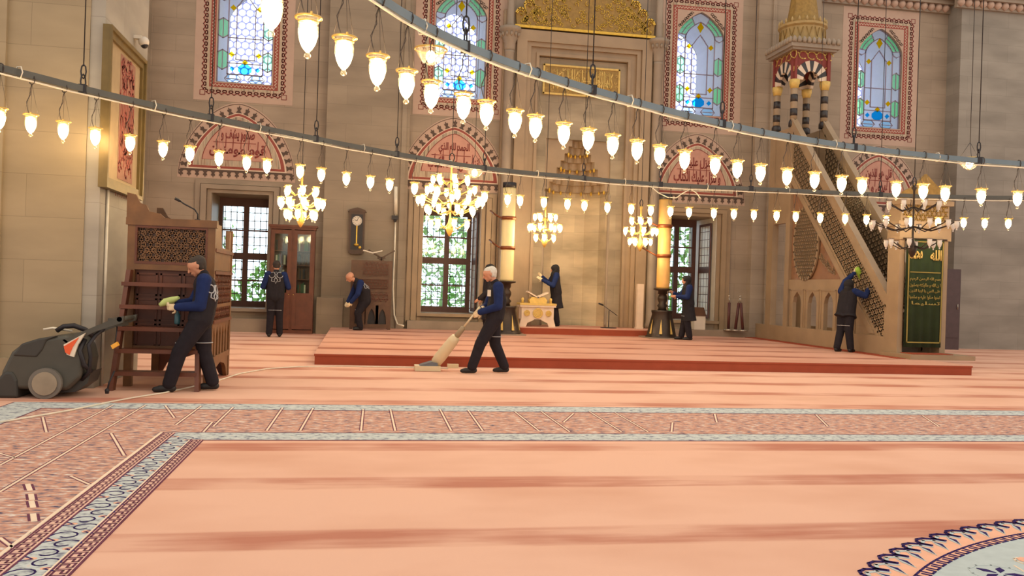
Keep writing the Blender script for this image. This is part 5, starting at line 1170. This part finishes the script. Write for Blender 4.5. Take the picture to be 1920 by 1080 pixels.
for k, s_ in enumerate(('بسم الله الرحمن الرحيم', 'ا ن الله و ملايكته يصلون', 'على النبي يا ايها الذين', 'امنوا صلوا عليه و سلموا', 'تسليما')):
    s_ = s_.replace('ط', 'ت'); ttb(s_, -.35 if k < 4 else -.30, .35, 1.36-.125*k, 1.45-.125*k, 'gold_text_line', M_bt, .02)
q = MB(); q.ribbon([(-.34, 1.55), (.34, 1.55)], .02, tb, 0, .005); q.obj('gold_rule', M_bt, bn)
q = MB(); q.tube([(-.5, 0, 2.24), (.5, 0, 2.24)], .015, 8); q.obj('rod', M_bronze, bn)
# ------------------------------------------------------------------ people
def capsule(mb, p, q, r0, r1, n=12):
    p = Vector(p); q = Vector(q); d = q-p; L = d.length
    if L < 1e-5: mb.ell(p, r0, r0, r0, n, 8); return
    t = d/L; a = t.orthogonal().normalized(); b = t.cross(a)
    rings = []
    for i in range(5): th = pi/2*(1-i/4.5); rings.append((p-t*(r0*sin(th)), r0*cos(th)+1e-4))
    for i in range(5): th = pi/2*(i+.5)/4.5; rings.append((q+t*(r1*sin(th)), r1*cos(th)+1e-4))
    o = len(mb.v)
    for c, r in rings:
        for k in range(n): mb.v.append(tuple(c+(a*cos(2*pi*k/n)+b*sin(2*pi*k/n))*r))
    m = len(rings)
    for i in range(m-1):
        for k in range(n): mb.f.append((o+i*n+k, o+i*n+(k+1) % n, o+(i+1)*n+(k+1) % n, o+(i+1)*n+k)); mb.mi.append(0); mb.sm.append(True)
    mb.f.append(tuple(o+k for k in range(n-1, -1, -1))); mb.mi.append(0); mb.sm.append(True)
    mb.f.append(tuple(o+(m-1)*n+k for k in range(n))); mb.mi.append(0); mb.sm.append(True)
def fuse(mb, name, m, parent, vox=.012, smooth=4):
    """merge overlapping volumes into one continuous smooth surface"""
    o = mb.obj('tmp', m); md = o.modifiers.new('r', 'REMESH'); md.mode = 'VOXEL'; md.voxel_size = vox; md.use_smooth_shade = True
    sm_ = o.modifiers.new('s', 'SMOOTH'); sm_.iterations = smooth; sm_.factor = .5
    bpy.context.view_layer.update(); me = bpy.data.meshes.new_from_object(o.evaluated_get(bpy.context.evaluated_depsgraph_get()))
    old = o.data; bpy.data.objects.remove(o); bpy.data.meshes.remove(old)
    me.name = name; me.materials.clear(); me.materials.append(m); me.polygons.foreach_set('use_smooth', [True]*len(me.polygons))
    r = bpy.data.objects.new(name, me); COL.objects.link(r)
    if parent: r.parent = parent
    return r
def hand(mb, wr, d, n, curl=.5, s=1.0, side=1):
    """palm, four bent fingers and a thumb; d = wrist-to-finger direction, n = palm normal"""
    d = Vector(d).normalized(); n = Vector(n); n = (n-d*n.dot(d)).normalized(); w = d.cross(n)*side; wr = Vector(wr)
    for k in (-1.1, -.35, .35, 1.1): capsule(mb, wr+w*(.012*k*s)+d*.01, wr+d*(.085*s)+w*(.019*k*s), .016*s, .013*s, 8)
    for k, L in ((-1.5, .062), (-.5, .075), (.5, .080), (1.5, .070)):
        p = wr+d*(.085*s)+w*(.0135*k*s); dd = d.copy()
        for j, f in enumerate((.45, .32, .25)):
            ax = (dd*cos(curl*(.6+.5*j))+n*sin(curl*(.6+.5*j))).normalized(); q = p+ax*(L*f*s); capsule(mb, p, q, (.0092-.0006*j)*s, (.0086-.0006*j)*s, 7); p = q; dd = ax; 
    p = wr+d*.025*s+w*.022*s; q = p+(d*.5+w*.8+n*.35).normalized()*.035*s; r = q+(d*.9+w*.25+n*.4).normalized()*.032*s
    capsule(mb, p, q, .0125*s, .011*s, 7); capsule(mb, q, r, .0105*s, .009*s, 7)
def person(label, pos, heading, J, style, holds=''):
    f = Vector((cos(heading), sin(heading), 0)); sd = Vector((-sin(heading), cos(heading), 0)); up = Vector((0, 0, 1))
    P = {k: f*v[0]+sd*v[1]+up*v[2] for k, v in J.items() if isinstance(v, tuple)}
    t = thing('person', label, 'person', pos); t['group'] = 'cleaning staff at work'
    hd = (f*J['look'][0]+sd*J['look'][1]+up*J['look'][2]).normalized(); hs = up.cross(hd).normalized(); hu = hd.cross(hs).normalized()
    H_ = P['head']; g = style
    b = MB()
    # head: cranium, face, jaw, nose, ears, lips
    capsule(b, H_-hd*.028+hu*.022, H_+hd*.018+hu*.018, .088, .083, 16); capsule(b, H_+hd*.040-hu*.01, H_+hd*.045-hu*.060, .058, .046, 12); capsule(b, H_+hd*.052-hu*.082, H_+hd*.06-hu*.088, .030, .026, 10)
    for s_ in (-1, 1): capsule(b, H_+hd*.03-hu*.03+hs*.034*s_, H_+hd*.02-hu*.065+hs*.03*s_, .040, .034, 10); b.ell(H_-hd*.005-hu*.012+hs*.084*s_, .014, .016, .030, 8, 6); capsule(b, H_+hd*.086+hu*.020+hs*.014*s_, H_+hd*.080+hu*.016+hs*.045*s_, .010, .009, 6)
    capsule(b, H_+hd*.092+hu*.005, H_+hd*.116-hu*.030, .010, .015, 8); capsule(b, H_+hd*.092-hu*.060+hs*.016, H_+hd*.092-hu*.060-hs*.016, .010, .010, 6)
    capsule(b, P['neck'], H_-hu*.05-hd*.02, .055, .050)
    # trunk and limbs
    ch, pe = P['chest'], P['pelvis']; shL, shR = P['shL'], P['shR']; ax = (shL-shR).normalized(); mid = (shL+shR)/2
    capsule(b, mid+ax*.13-up*.03, mid-ax*.13-up*.03, .045, .045); capsule(b, mid, ch, .065, .08); capsule(b, ch, pe, .08, .09)
    for s_, S in ((1, 'L'), (-1, 'R')):
        capsule(b, P['sh'+S], P['el'+S], .050, .038); capsule(b, P['el'+S], P['wr'+S], .038, .026)
        hp = pe+sd*(.095*s_); capsule(b, hp, P['kn'+S], .088, .055); capsule(b, P['kn'+S], P['an'+S], .055, .038)
        tdir = (f*J.get('toe'+S, (1, 0, 0))[0]+sd*J.get('toe'+S, (1, 0, 0))[1]+up*J.get('toe'+S, (1, 0, 0))[2]).normalized(); capsule(b, P['an'+S]-up*.04-tdir*.03, P['an'+S]+tdir*.13-up*.055, .035, .028)
        if not g.get('glove'):
            fd = J.get('hd'+S); fd = (P['wr'+S]-P['el'+S]).normalized() if fd is None else (f*fd[0]+sd*fd[1]+up*fd[2]).normalized(); pn = J.get('pn'+S, (0, -s_, 0)); pn = f*pn[0]+sd*pn[1]+up*pn[2]; hand(b, P['wr'+S], fd, pn, J.get('curl', .5), 1.05, s_)
    fuse(b, 'body', M_skin, t, .0075, 3)
    e = MB()
    for s_ in (-1, 1): e.ell(H_+hd*.085+hu*.004+hs*.032*s_, .010, .010, .007, 8, 5)
    e.obj('eyes', M_haird, t)
    if g.get('glove'):
        for s_, S in ((1, 'L'), (-1, 'R')):
            h_ = MB(); fd = J.get('hd'+S); fd = (P['wr'+S]-P['el'+S]).normalized() if fd is None else (f*fd[0]+sd*fd[1]+up*fd[2]).normalized(); pn = J.get('pn'+S, (0, -s_, 0)); pn = f*pn[0]+sd*pn[1]+up*pn[2]
            hand(h_, P['wr'+S], fd, pn, J.get('curl', .5), 1.2, s_); capsule(h_, P['wr'+S]-fd*.05, P['wr'+S]+fd*.02, .036, .030); fuse(h_, 'glove', g['glove'], t, .007, 2)
    # trousers
    q = MB(); capsule(q, pe+up*.06+ax*.05, pe+up*.06-ax*.05, .125, .125); 
    for s_, S in ((1, 'L'), (-1, 'R')):
        hp = pe+sd*(.088*s_)-up*.01; capsule(q, hp, P['kn'+S], .124, .092); capsule(q, P['kn'+S], P['an'+S]+up*.01, .092, .078)
    fuse(q, 'trousers', M_trous, t, .012, 5)
    for s_, S in ((1, 'L'), (-1, 'R')):
        tdir = J.get('toe'+S, (1, 0, 0)); tdir = (f*tdir[0]+sd*tdir[1]+up*tdir[2]).normalized(); q = MB(); A = P['an'+S]
        capsule(q, A-up*.045-tdir*.035, A-up*.05+tdir*.10, .046, .042); capsule(q, A-up*.05+tdir*.10, A-up*.058+tdir*.155, .042, .032); capsule(q, A-up*.01, A-up*.04, .048, .046); fuse(q, 'shoe', M_shoe, t, .010, 3)
    # vest or long coat
    q = MB(); capsule(q, mid+ax*.125-up*.035, mid-ax*.125-up*.035, .082, .082); w_ = .075
    for s_ in (-1, 1):
        capsule(q, mid+ax*(w_*s_)-up*.06, ch+ax*(w_*s_), .120, .136); capsule(q, ch+ax*(w_*s_), pe+ax*(.065*s_)+up*.02, .136, .148)
    capsule(q, mid-up*.05, ch, .130, .146); capsule(q, ch, pe, .146, .150); capsule(q, mid+up*.0, P['neck']+up*.01, .09, .070)
    if g.get('coat'):
        for s_ in (-1, 1): q.tube([pe+up*.05+ax*(.06*s_), pe-up*(g['coat']*.5)+ax*(.07*s_)-f*.01, pe-up*g['coat']+ax*(.08*s_)-f*.03], [.128, .15, .175], 16)
    vest = fuse(q, 'vest' if not g.get('coat') else 'long_coat', M_darkcloth, t, .012, 6)
    for s_, S in ((1, 'L'), (-1, 'R')):
        q = MB(); capsule(q, P['sh'+S]-ax*(.02*s_), P['el'+S], .088, .068); capsule(q, P['el'+S], P['wr'+S], .068, .050); fuse(q, 'sleeve', M_blue if not g.get('darksleeve') else M_darkcloth, t, .010, 4)
    q = MB()     # knee band and pocket piping
    for S in ('L', 'R'): k = pe.lerp(P['kn'+S], .72); q.tube([k+Vector((.112*cos(a*pi/8), .112*sin(a*pi/8), 0)) for a in range(16)], .005, 4, closed=True)
    q.obj('reflective_piping', M_emblem, t)
    # hair or scarf
    q = MB()
    if g['hair'] == 'scarf':
        capsule(q, H_-hd*.032+hu*.02, H_+hd*.0+hu*.022, .108, .100, 16); capsule(q, H_-hd*.045-hu*.05, P['neck']-hd*.02, .085, .085); capsule(q, P['neck'], P['neck']-up*.05, .095, .125); capsule(q, P['neck']-f*.04, P['neck']-f*.08-up*.16, .09, .06)
        for s_ in (-1, 1): capsule(q, H_-hd*.02-hu*.03+hs*.05*s_, P['neck']+hs*.03*s_+hd*.03, .055, .065)
        fuse(q, 'headscarf', M_scarf, t, .009, 3)
    elif g['hair'] != 'bald':
        capsule(q, H_-hd*.036+hu*.028, H_+hd*.010+hu*.036, .090, .078, 16); capsule(q, H_-hd*.052-hu*.0, H_-hd*.048-hu*.045, .068, .050)
        for s_ in (-1, 1): capsule(q, H_-hd*.035+hs*.045*s_+hu*.01, H_-hd*.03+hs*.048*s_-hu*.03, .052, .036)
        fuse(q, 'hair', M_hairg if g['hair'] == 'grey' else M_haird, t, .008, 3)
    # printed emblem on the back of the vest
    if g.get('emblem'):
        bv = BVHTree.FromObject(vest, bpy.context.evaluated_depsgraph_get()); dr, sc_, upo = g['emblem']; dv = (f*dr[0]+sd*dr[1]+up*dr[2]).normalized(); spine = (mid-pe).normalized(); rt = dv.cross(spine).normalized(); us = rt.cross(dv).normalized()
        q = MB(); cen = ch+(mid-ch)*upo
        def on(u, v):
            o_ = cen+rt*u*sc_+us*v*sc_; h_ = bv.ray_cast(o_+dv*.6, -dv); return (h_[0]+dv*.004) if h_[0] else None
        strokes = [[(-.045+.036*cos(a*pi/6), .03+.036*sin(a*pi/6)) for a in range(13)], [(.045+.036*cos(a*pi/6), .03+.036*sin(a*pi/6)) for a in range(13)], [(0, .065), (0, .0), (-.02, -.03), (0, -.075), (.02, -.03), (0, 0)], [(-.045, -.01), (-.05, -.045), (-.02, -.055)], [(.045, -.01), (.05, -.045), (.02, -.055)]]
        for s_ in strokes:
            pts = [on(*p_) for p_ in s_]; pts = [p_ for p_ in pts if p_ is not None]
            if len(pts) > 1: q.tube(pts, .0075, 5)
        if q.v: q.obj('printed_emblem', M_emblem, vest)
    return t, P
def base(**k):
    d = dict(pelvis=(0, 0, .90), chest=(0, 0, 1.16), neck=(.01, 0, 1.46), head=(.03, 0, 1.60), look=(1, 0, -.15), shL=(0, .17, 1.38), shR=(0, -.17, 1.38), elL=(-.02, .23, 1.10), elR=(-.02, -.23, 1.10), wrL=(.12, .22, .88), wrR=(.12, -.22, .88),
             knL=(.03, .10, .49), knR=(.03, -.10, .49), anL=(0, .11, .095), anR=(0, -.11, .095)); d.update(k); return d
LEFT = pi
# man cleaning the booth
p0 = PZ(352, 734, 0)
person('dark haired person in dark vest with blue sleeves striding beside the carved wooden booth', p0, LEFT+.12,
  base(pelvis=(-.12, 0, .86), chest=(-.17, 0, 1.12), neck=(-.13, 0, 1.38), head=(-.055, 0, 1.49), look=(1, .1, -.55), shL=(-.15, .17, 1.32), shR=(-.15, -.17, 1.32), elL=(-.12, .20, 1.02), elR=(-.02, -.22, 1.05), wrL=(.13, .10, 1.00), wrR=(.16, -.08, 1.03),
       knL=(.10, .10, .47), knR=(-.16, -.10, .47), anL=(.20, .10, .095), anR=(-.27, -.10, .10), curl=.9), dict(hair='dark', glove=M_glove, emblem=((-.75, -.1, .1), 1.35, .35) if False else ((-.62, .75, 0), 1.35, .3)))
rg_ = thing('yellow_cloth', 'pale green cleaning cloth held in the gloved hand before the wooden booth', 'cloth', p0+Vector((-.26, .0, 1.0)))
q = MB(); q.tube([(-.09, 0, .01), (-.03, .02, .05), (.06, 0, .08), (.13, -.03, .11)], [.02, .045, .04, .02], 8); q.obj('folded_cloth', mat('pale_green_cloth', (190, 205, 130), .9), rg_)
sb_ = thing('spray_bottle', 'small blue green spray bottle held at the hip of the person by the booth', 'bottle', p0+Vector((-.155, .06, .79))); q = MB(); q.lathe([(.03, 0), (.034, .02), (.034, .11), (.014, .14), (.014, .17)], n=12); q.obj('bottle_body', mat('teal_plastic', (50, 90, 100), .35), sb_); q = MB(); q.box(-.05, .02, -.012, .012, .165, .19); q.obj('spray_head', M_iron, sb_)
# person at the bookcase, seen from behind
p1 = PZ(514, 632, 0)
person('person in dark vest with blue sleeves standing with back turned at the glazed bookcase', p1, pi/2+.05,
  base(pelvis=(0, 0, .95), chest=(.02, 0, 1.24), neck=(.05, 0, 1.55), head=(.10, 0, 1.70), look=(1, 0, -.4), shL=(.02, .20, 1.48), shR=(.02, -.20, 1.48), elL=(.02, .29, 1.19), elR=(.02, -.29, 1.19), wrL=(.26, .20, 1.18), wrR=(.26, -.20, 1.20), knL=(.03, .10, .52), knR=(.03, -.10, .52), anL=(0, .12, .095), anR=(.05, -.12, .095)), dict(hair='dark', emblem=((-1, 0, 0), 2.0, .75)))
# bald person bending at the throne
p2 = PZ(673, 619, SZ)
p2.z = SZ
person('bald person in dark vest bending forward beside the carved throne under the clock', p2, LEFT+.25,
  base(pelvis=(-.12, 0, .72), chest=(-.10, 0, .98), neck=(.12, 0, 1.22), head=(.27, 0, 1.31), look=(1, .1, -.7), shL=(.04, .18, 1.17), shR=(.04, -.18, 1.17), elL=(.12, .24, .90), elR=(.14, -.22, .90), wrL=(.26, .18, .70), wrR=(.26, -.16, .70), knL=(.07, .10, .42), knR=(.02, -.10, .42), anL=(.0, .10, .095), anR=(-.05, -.10, .095), curl=.6), dict(hair='bald', emblem=((-.45, .8, .5), 2.0, .5), glove=M_glove))
# person vacuuming
p3 = PZ(914, 700, 0)
person('grey haired person in dark vest with blue sleeves walking behind an upright vacuum', p3, LEFT,
  base(pelvis=(-.08, 0, .88), chest=(-.12, 0, 1.14), neck=(-.07, 0, 1.42), head=(.015, 0, 1.56), look=(1, 0, -.35), shL=(-.10, .18, 1.36), shR=(-.10, -.18, 1.36), elL=(-.10, .24, 1.06), elR=(.0, -.22, 1.06), wrL=(.16, .12, .96), wrR=(.14, -.04, .99),
       knL=(.14, .10, .47), knR=(-.12, -.10, .46), anL=(.26, .10, .10), anR=(-.28, -.10, .10), hdL=(.7, -.3, -.5), hdR=(.7, .1, -.6), curl=1.1), dict(hair='grey', glove=M_glove, emblem=None))
q = MB(); q.prism([(-.035, -.05), (.035, -.05), (.035, .05), (-.035, .05)], 0, .004); bd_ = q.obj('name_badge', M_white); bd_.location = p3+Vector((-.05, -.225, 1.26)); bd_.rotation_euler = (0, 0, -.9); tag(bd_, 'small white name badge on the vest of the grey haired vacuuming person', 'badge')
# second person half hidden behind him
p4 = PY(914, 616, 20.6); p4.z = SZ
person('dark clothed person mostly hidden behind the grey haired vacuuming person', p4, LEFT,
  base(head=(.0, 0, 1.60), look=(1, 0, -.3), elL=(.02, .22, 1.1), wrL=(.24, .18, .9)), dict(hair='scarf', coat=.5, darksleeve=True))
# woman in the niche
p5 = PY(1038, 608, 23.15); p5.z = .35
person('person in black headscarf and long coat wiping the left edge of the prayer niche', p5, LEFT,
  base(pelvis=(-.04, 0, .90), look=(1, 0, -.25), head=(.02, 0, 1.55), elL=(.10, .22, 1.10), elR=(.12, -.20, 1.16), wrL=(.36, .12, 1.24), wrR=(.34, -.08, 1.33), knL=(.0, .10, .49), knR=(-.05, -.10, .49), anR=(-.12, -.10, .095), anL=(-.06, .11, .095), curl=.2), dict(hair='scarf', coat=.42, glove=M_glove))
# woman by the amber candle
p6 = PY(1287, 627, 20.9); p6.z = SZ
person('person in black headscarf and long coat wiping the amber candle', p6, LEFT-.1,
  base(pelvis=(-.02, 0, .90), head=(.05, 0, 1.51), neck=(.02, 0, 1.39), look=(1, .1, 0), chest=(0, 0, 1.12), shL=(0, .16, 1.32), shR=(0, -.16, 1.32), elL=(.06, .20, 1.08), elR=(.14, -.2, 1.08), wrL=(.30, .14, 1.09), wrR=(.33, -.10, 1.17), curl=.2, anL=(-.05, .11, .095), anR=(.1, -.1, .095)), dict(hair='scarf', coat=.42))
# woman reaching up at the pulpit
p7 = PZ(1583, 660, SZ); p7.z = SZ
person('person in black headscarf reaching up to wipe the pulpit balustrade', p7, .55,
  base(pelvis=(.02, 0, .88), chest=(.07, 0, 1.12), neck=(.10, 0, 1.38), head=(.14, 0, 1.49), look=(1, 0, .35), shL=(.08, .17, 1.34), shR=(.10, -.17, 1.33), elL=(.22, .14, 1.56), elR=(.20, -.34, 1.25), wrL=(.40, .04, 1.74), wrR=(.42, -.32, 1.43), hdL=(.5, 0, .8), hdR=(.4, 0, .9), curl=.1, knL=(.0, .10, .47), knR=(-.02, -.10, .47), anL=(-.12, .11, .095), anR=(.0, -.14, .095)), dict(hair='scarf', coat=.12, glove=M_glove))
cl7 = thing('lime_cloth', 'bright lime green cloth pressed on the pulpit balustrade by a raised hand', 'cloth', p7+Vector((.42, .26, 1.78))); q = MB(); q.tube([(-.03, 0, .10), (0, 0, .03), (.06, .02, -.04), (.10, 0, -.20)], [.05, .07, .06, .03], 8); q.obj('crumpled_cloth', M_gglove, cl7)
# ------------------------------------------------------------------ upright vacuum, power adapter, cable
hx = p3+Vector((-.25, -.08, .93)); vh = PZ(808, 695, 0)
vc = thing('upright_vacuum', 'beige upright vacuum cleaner with a grey head pushed over the salmon carpet', 'vacuum cleaner', (vh.x, vh.y, 0))
tip = Vector((hx.x-vh.x, hx.y-vh.y, hx.z)); bs = Vector((.05, 0, .10)); dv = (tip-bs).normalized()
M_bei = mat('beige_plastic', (214, 196, 160), .4, var=.04); M_gpl = mat('grey_plastic', (96, 100, 108), .4)
q = MB(); Lt = (tip-bs).length; q.tube([bs, bs+dv*.05, bs+dv*.16, bs+dv*.50, bs+dv*.58, bs+dv*.60], [.05, .085, .095, .085, .07, .03], 14); q.obj('body', M_bei, vc)
q = MB(); q.tube([bs+dv*.58, bs+dv*.62, bs+dv*.78, bs+dv*.80], [.035, .045, .040, .02], 10); q.obj('neck', mat('taupe_plastic', (150, 132, 104), .45), vc)
q = MB(); q.tube([bs+dv*.78, tip], .016, 8); q.tube([tip-dv*.02, tip+dv*.10+Vector((.03, 0, .03))], .020, 8); q.obj('handle', M_bei, vc)
q = MB(); q.obox((-.06, 0, .045), (.20, 0, 0), (0, .15, 0), (0, 0, .04)); q.obj('floor_head', M_bei, vc); q = MB(); q.prism([(-.22, .07), (.10, .07), (.09, .13), (.0, .15), (-.16, .10)], -.13, .13); q.obj('head_cover', M_gpl, vc); q = MB(); q.tube([bs-dv*.05, bs+dv*.06], .06, 12); q.obj('swivel_joint', M_iron, vc)
ad_ = thing('power_adapter', 'small beige box lying on the carpet beside the vacuum head', 'adapter', PZ(849, 690, 0)); q = MB(); q.box(-.09, .09, -.05, .05, 0, .065); q.obj('box', M_bei, ad_)
q = MB(); pts = [PZ(*p, 0)+Vector((0, 0, .012)) for p in ((0, 794), (60, 784), (130, 772), (210, 755), (260, 746), (310, 738), (360, 727), (410, 715), (450, 702), (500, 693), (560, 689), (650, 688), (760, 690), (840, 692))]; q.tube(pts, .010, 6)
tag(q.obj('power_cable', M_cablew), 'long white power cable lying across the patterned carpet to the vacuum', 'cable')
# ------------------------------------------------------------------ carpet scrubber
s0 = PZ(112, 740, 0); sm_ = thing('carpet_scrubber', 'dark grey walk-behind carpet scrubber with orange label parked by the left pier', 'cleaning machine', (s0.x, s0.y-.02, 0))
M_ch = mat('charcoal_plastic', (72, 70, 62), .45, var=.08); M_chd = mat('dark_charcoal_plastic', (56, 54, 50), .5, var=.08); M_org = mat('orange_label', (230, 92, 44), .5, var=.03)
kx = 1/168.0
def sp_(x, y): return ((x-112)*kx, (738-y)*kx)
hullpx = [(25, 718), (28, 672), (40, 648), (60, 632), (80, 624), (118, 618), (150, 610), (164, 606), (172, 622), (178, 660), (172, 690), (160, 706), (140, 724), (86, 724), (60, 722)]
q = MB(); q.prism([sp_(25, 722), sp_(30, 690), sp_(45, 655), sp_(62, 640), sp_(90, 630), sp_(135, 622), sp_(160, 640), sp_(167, 668), sp_(163, 700), sp_(140, 724)], -.30, .30)
hull = q.obj('tank', M_ch, sm_); bv_ = hull.modifiers.new('b', 'BEVEL'); bv_.width = .045; bv_.segments = 4; bv_.limit_method = 'ANGLE'
q = MB(); q.prism([sp_(48, 662), sp_(62, 640), sp_(90, 630), sp_(122, 624), sp_(104, 634), sp_(98, 650), sp_(88, 664)], -.315, .315); o = q.obj('recovery_lid', M_chd, sm_); b_ = o.modifiers.new('b', 'BEVEL'); b_.width = .02; b_.segments = 3
q = MB(); q.prism([sp_(12, 738), sp_(18, 716), sp_(26, 702), sp_(36, 690), sp_(50, 690), sp_(58, 706), sp_(60, 738)], -.32, .32); o = q.obj('brush_housing', M_chd, sm_); b_ = o.modifiers.new('b', 'BEVEL'); b_.width = .03; b_.segments = 3
q = MB(); q.box(sp_(8, 0)[0], sp_(14, 0)[0], -.33, .33, .01, .10); q.obj('squeegee', M_rim, sm_)
for s_ in (-1, 1):
    q = MB(); wc = sp_(106, 716); o_ = [(wc[0]+.165*cos(k*pi/14), .165+.165*sin(k*pi/14)) for k in range(28)]; q.prism(o_, s_*.30, s_*.36); o = q.obj('wheel', mat('grey_tyre', (110, 104, 96), .7), sm_)
    q = MB(); q.prism([(wc[0]+.125*cos(k*pi/14), .165+.125*sin(k*pi/14)) for k in range(28)], s_*.30, s_*.372); q.lathe([(.03, 0), (.02, .02)], (0, 0, 0), 8) if False else None; q.obj('hub', mat('taupe_hub', (150, 136, 116), .6), o)
q = MB(); q.prism([sp_(134, 640), sp_(170, 618), sp_(158, 640), sp_(152, 662), sp_(140, 658)], -.335, -.30); q.obj('label_edge', M_cablew, sm_); q = MB(); q.prism([sp_(135, 643), sp_(160, 626), sp_(150, 644), sp_(145, 658), sp_(138, 654)], -.345, -.31); q.obj('orange_label', M_org, sm_)
for s_ in (-1, 1): q = MB(); q.prism([sp_(130, 632), sp_(180, 608), sp_(222, 588), sp_(234, 586), sp_(232, 598), sp_(184, 616), sp_(140, 640)], s_*.24, s_*.30); q.obj('handle_arm', M_ch, sm_)
q = MB(); q.tube([(sp_(226, 592)[0], -.30, sp_(226, 592)[1]), (sp_(226, 592)[0], .30, sp_(226, 592)[1])], .028, 10); q.box(sp_(200, 0)[0], sp_(224, 0)[0], -.15, .15, sp_(0, 606)[1], sp_(0, 592)[1]); q.obj('handle_grip', M_ch, sm_)
q = MB(); h3 = lambda x, y, d: (sp_(x, y)[0], d, sp_(x, y)[1])
q.tube([h3(110, 617, -.1), h3(122, 609, -.12), h3(140, 607, -.12), h3(158, 614, -.1), h3(172, 628, -.05)], .028, 8); q.obj('top_hose', M_iron, sm_)
q = MB(); q.tube([h3(196, 610, -.2), h3(184, 622, -.24), h3(174, 640, -.28), h3(178, 662, -.28), h3(174, 690, -.24), h3(160, 705, -.2)], .022, 8); q.tube([h3(166, 630, -.25), h3(160, 650, -.3), h3(168, 676, -.3), h3(176, 690, -.2)], .026, 8); q.obj('drain_hose', M_iron, sm_)
q = MB(); q.prism([sp_(148, 700), sp_(176, 690), sp_(170, 712), sp_(150, 728), sp_(120, 730)], -.2, .2); q.obj('rear_base', M_chd, sm_)
q = MB(); q.tube([h3(84, 616, -.05), h3(100, 613, -.05), h3(134, 618, -.05)], .014, 6); q.obj('clear_lid_rim', M_cablew, sm_)
q = MB(); q.obox(h3(216, 641, -.2), (.03, 0, .02), (0, .03, 0), (-.01, 0, .02)); q.obj('yellow_plug', mat('amber_plastic', (236, 170, 60), .4), sm_); q = MB(); q.tube([h3(216, 636, -.2), h3(214, 610, -.1), h3(208, 600, 0)], .007, 6); q.tube([h3(212, 690, -.1), h3(204, 712, -.12), h3(201, 728, -.12)], .010, 6); q.lathe([(.02, .0), (.026, .04), (.01, .06)], h3(201, 732, -.12), 8); q.obj('power_lead', M_iron, sm_)
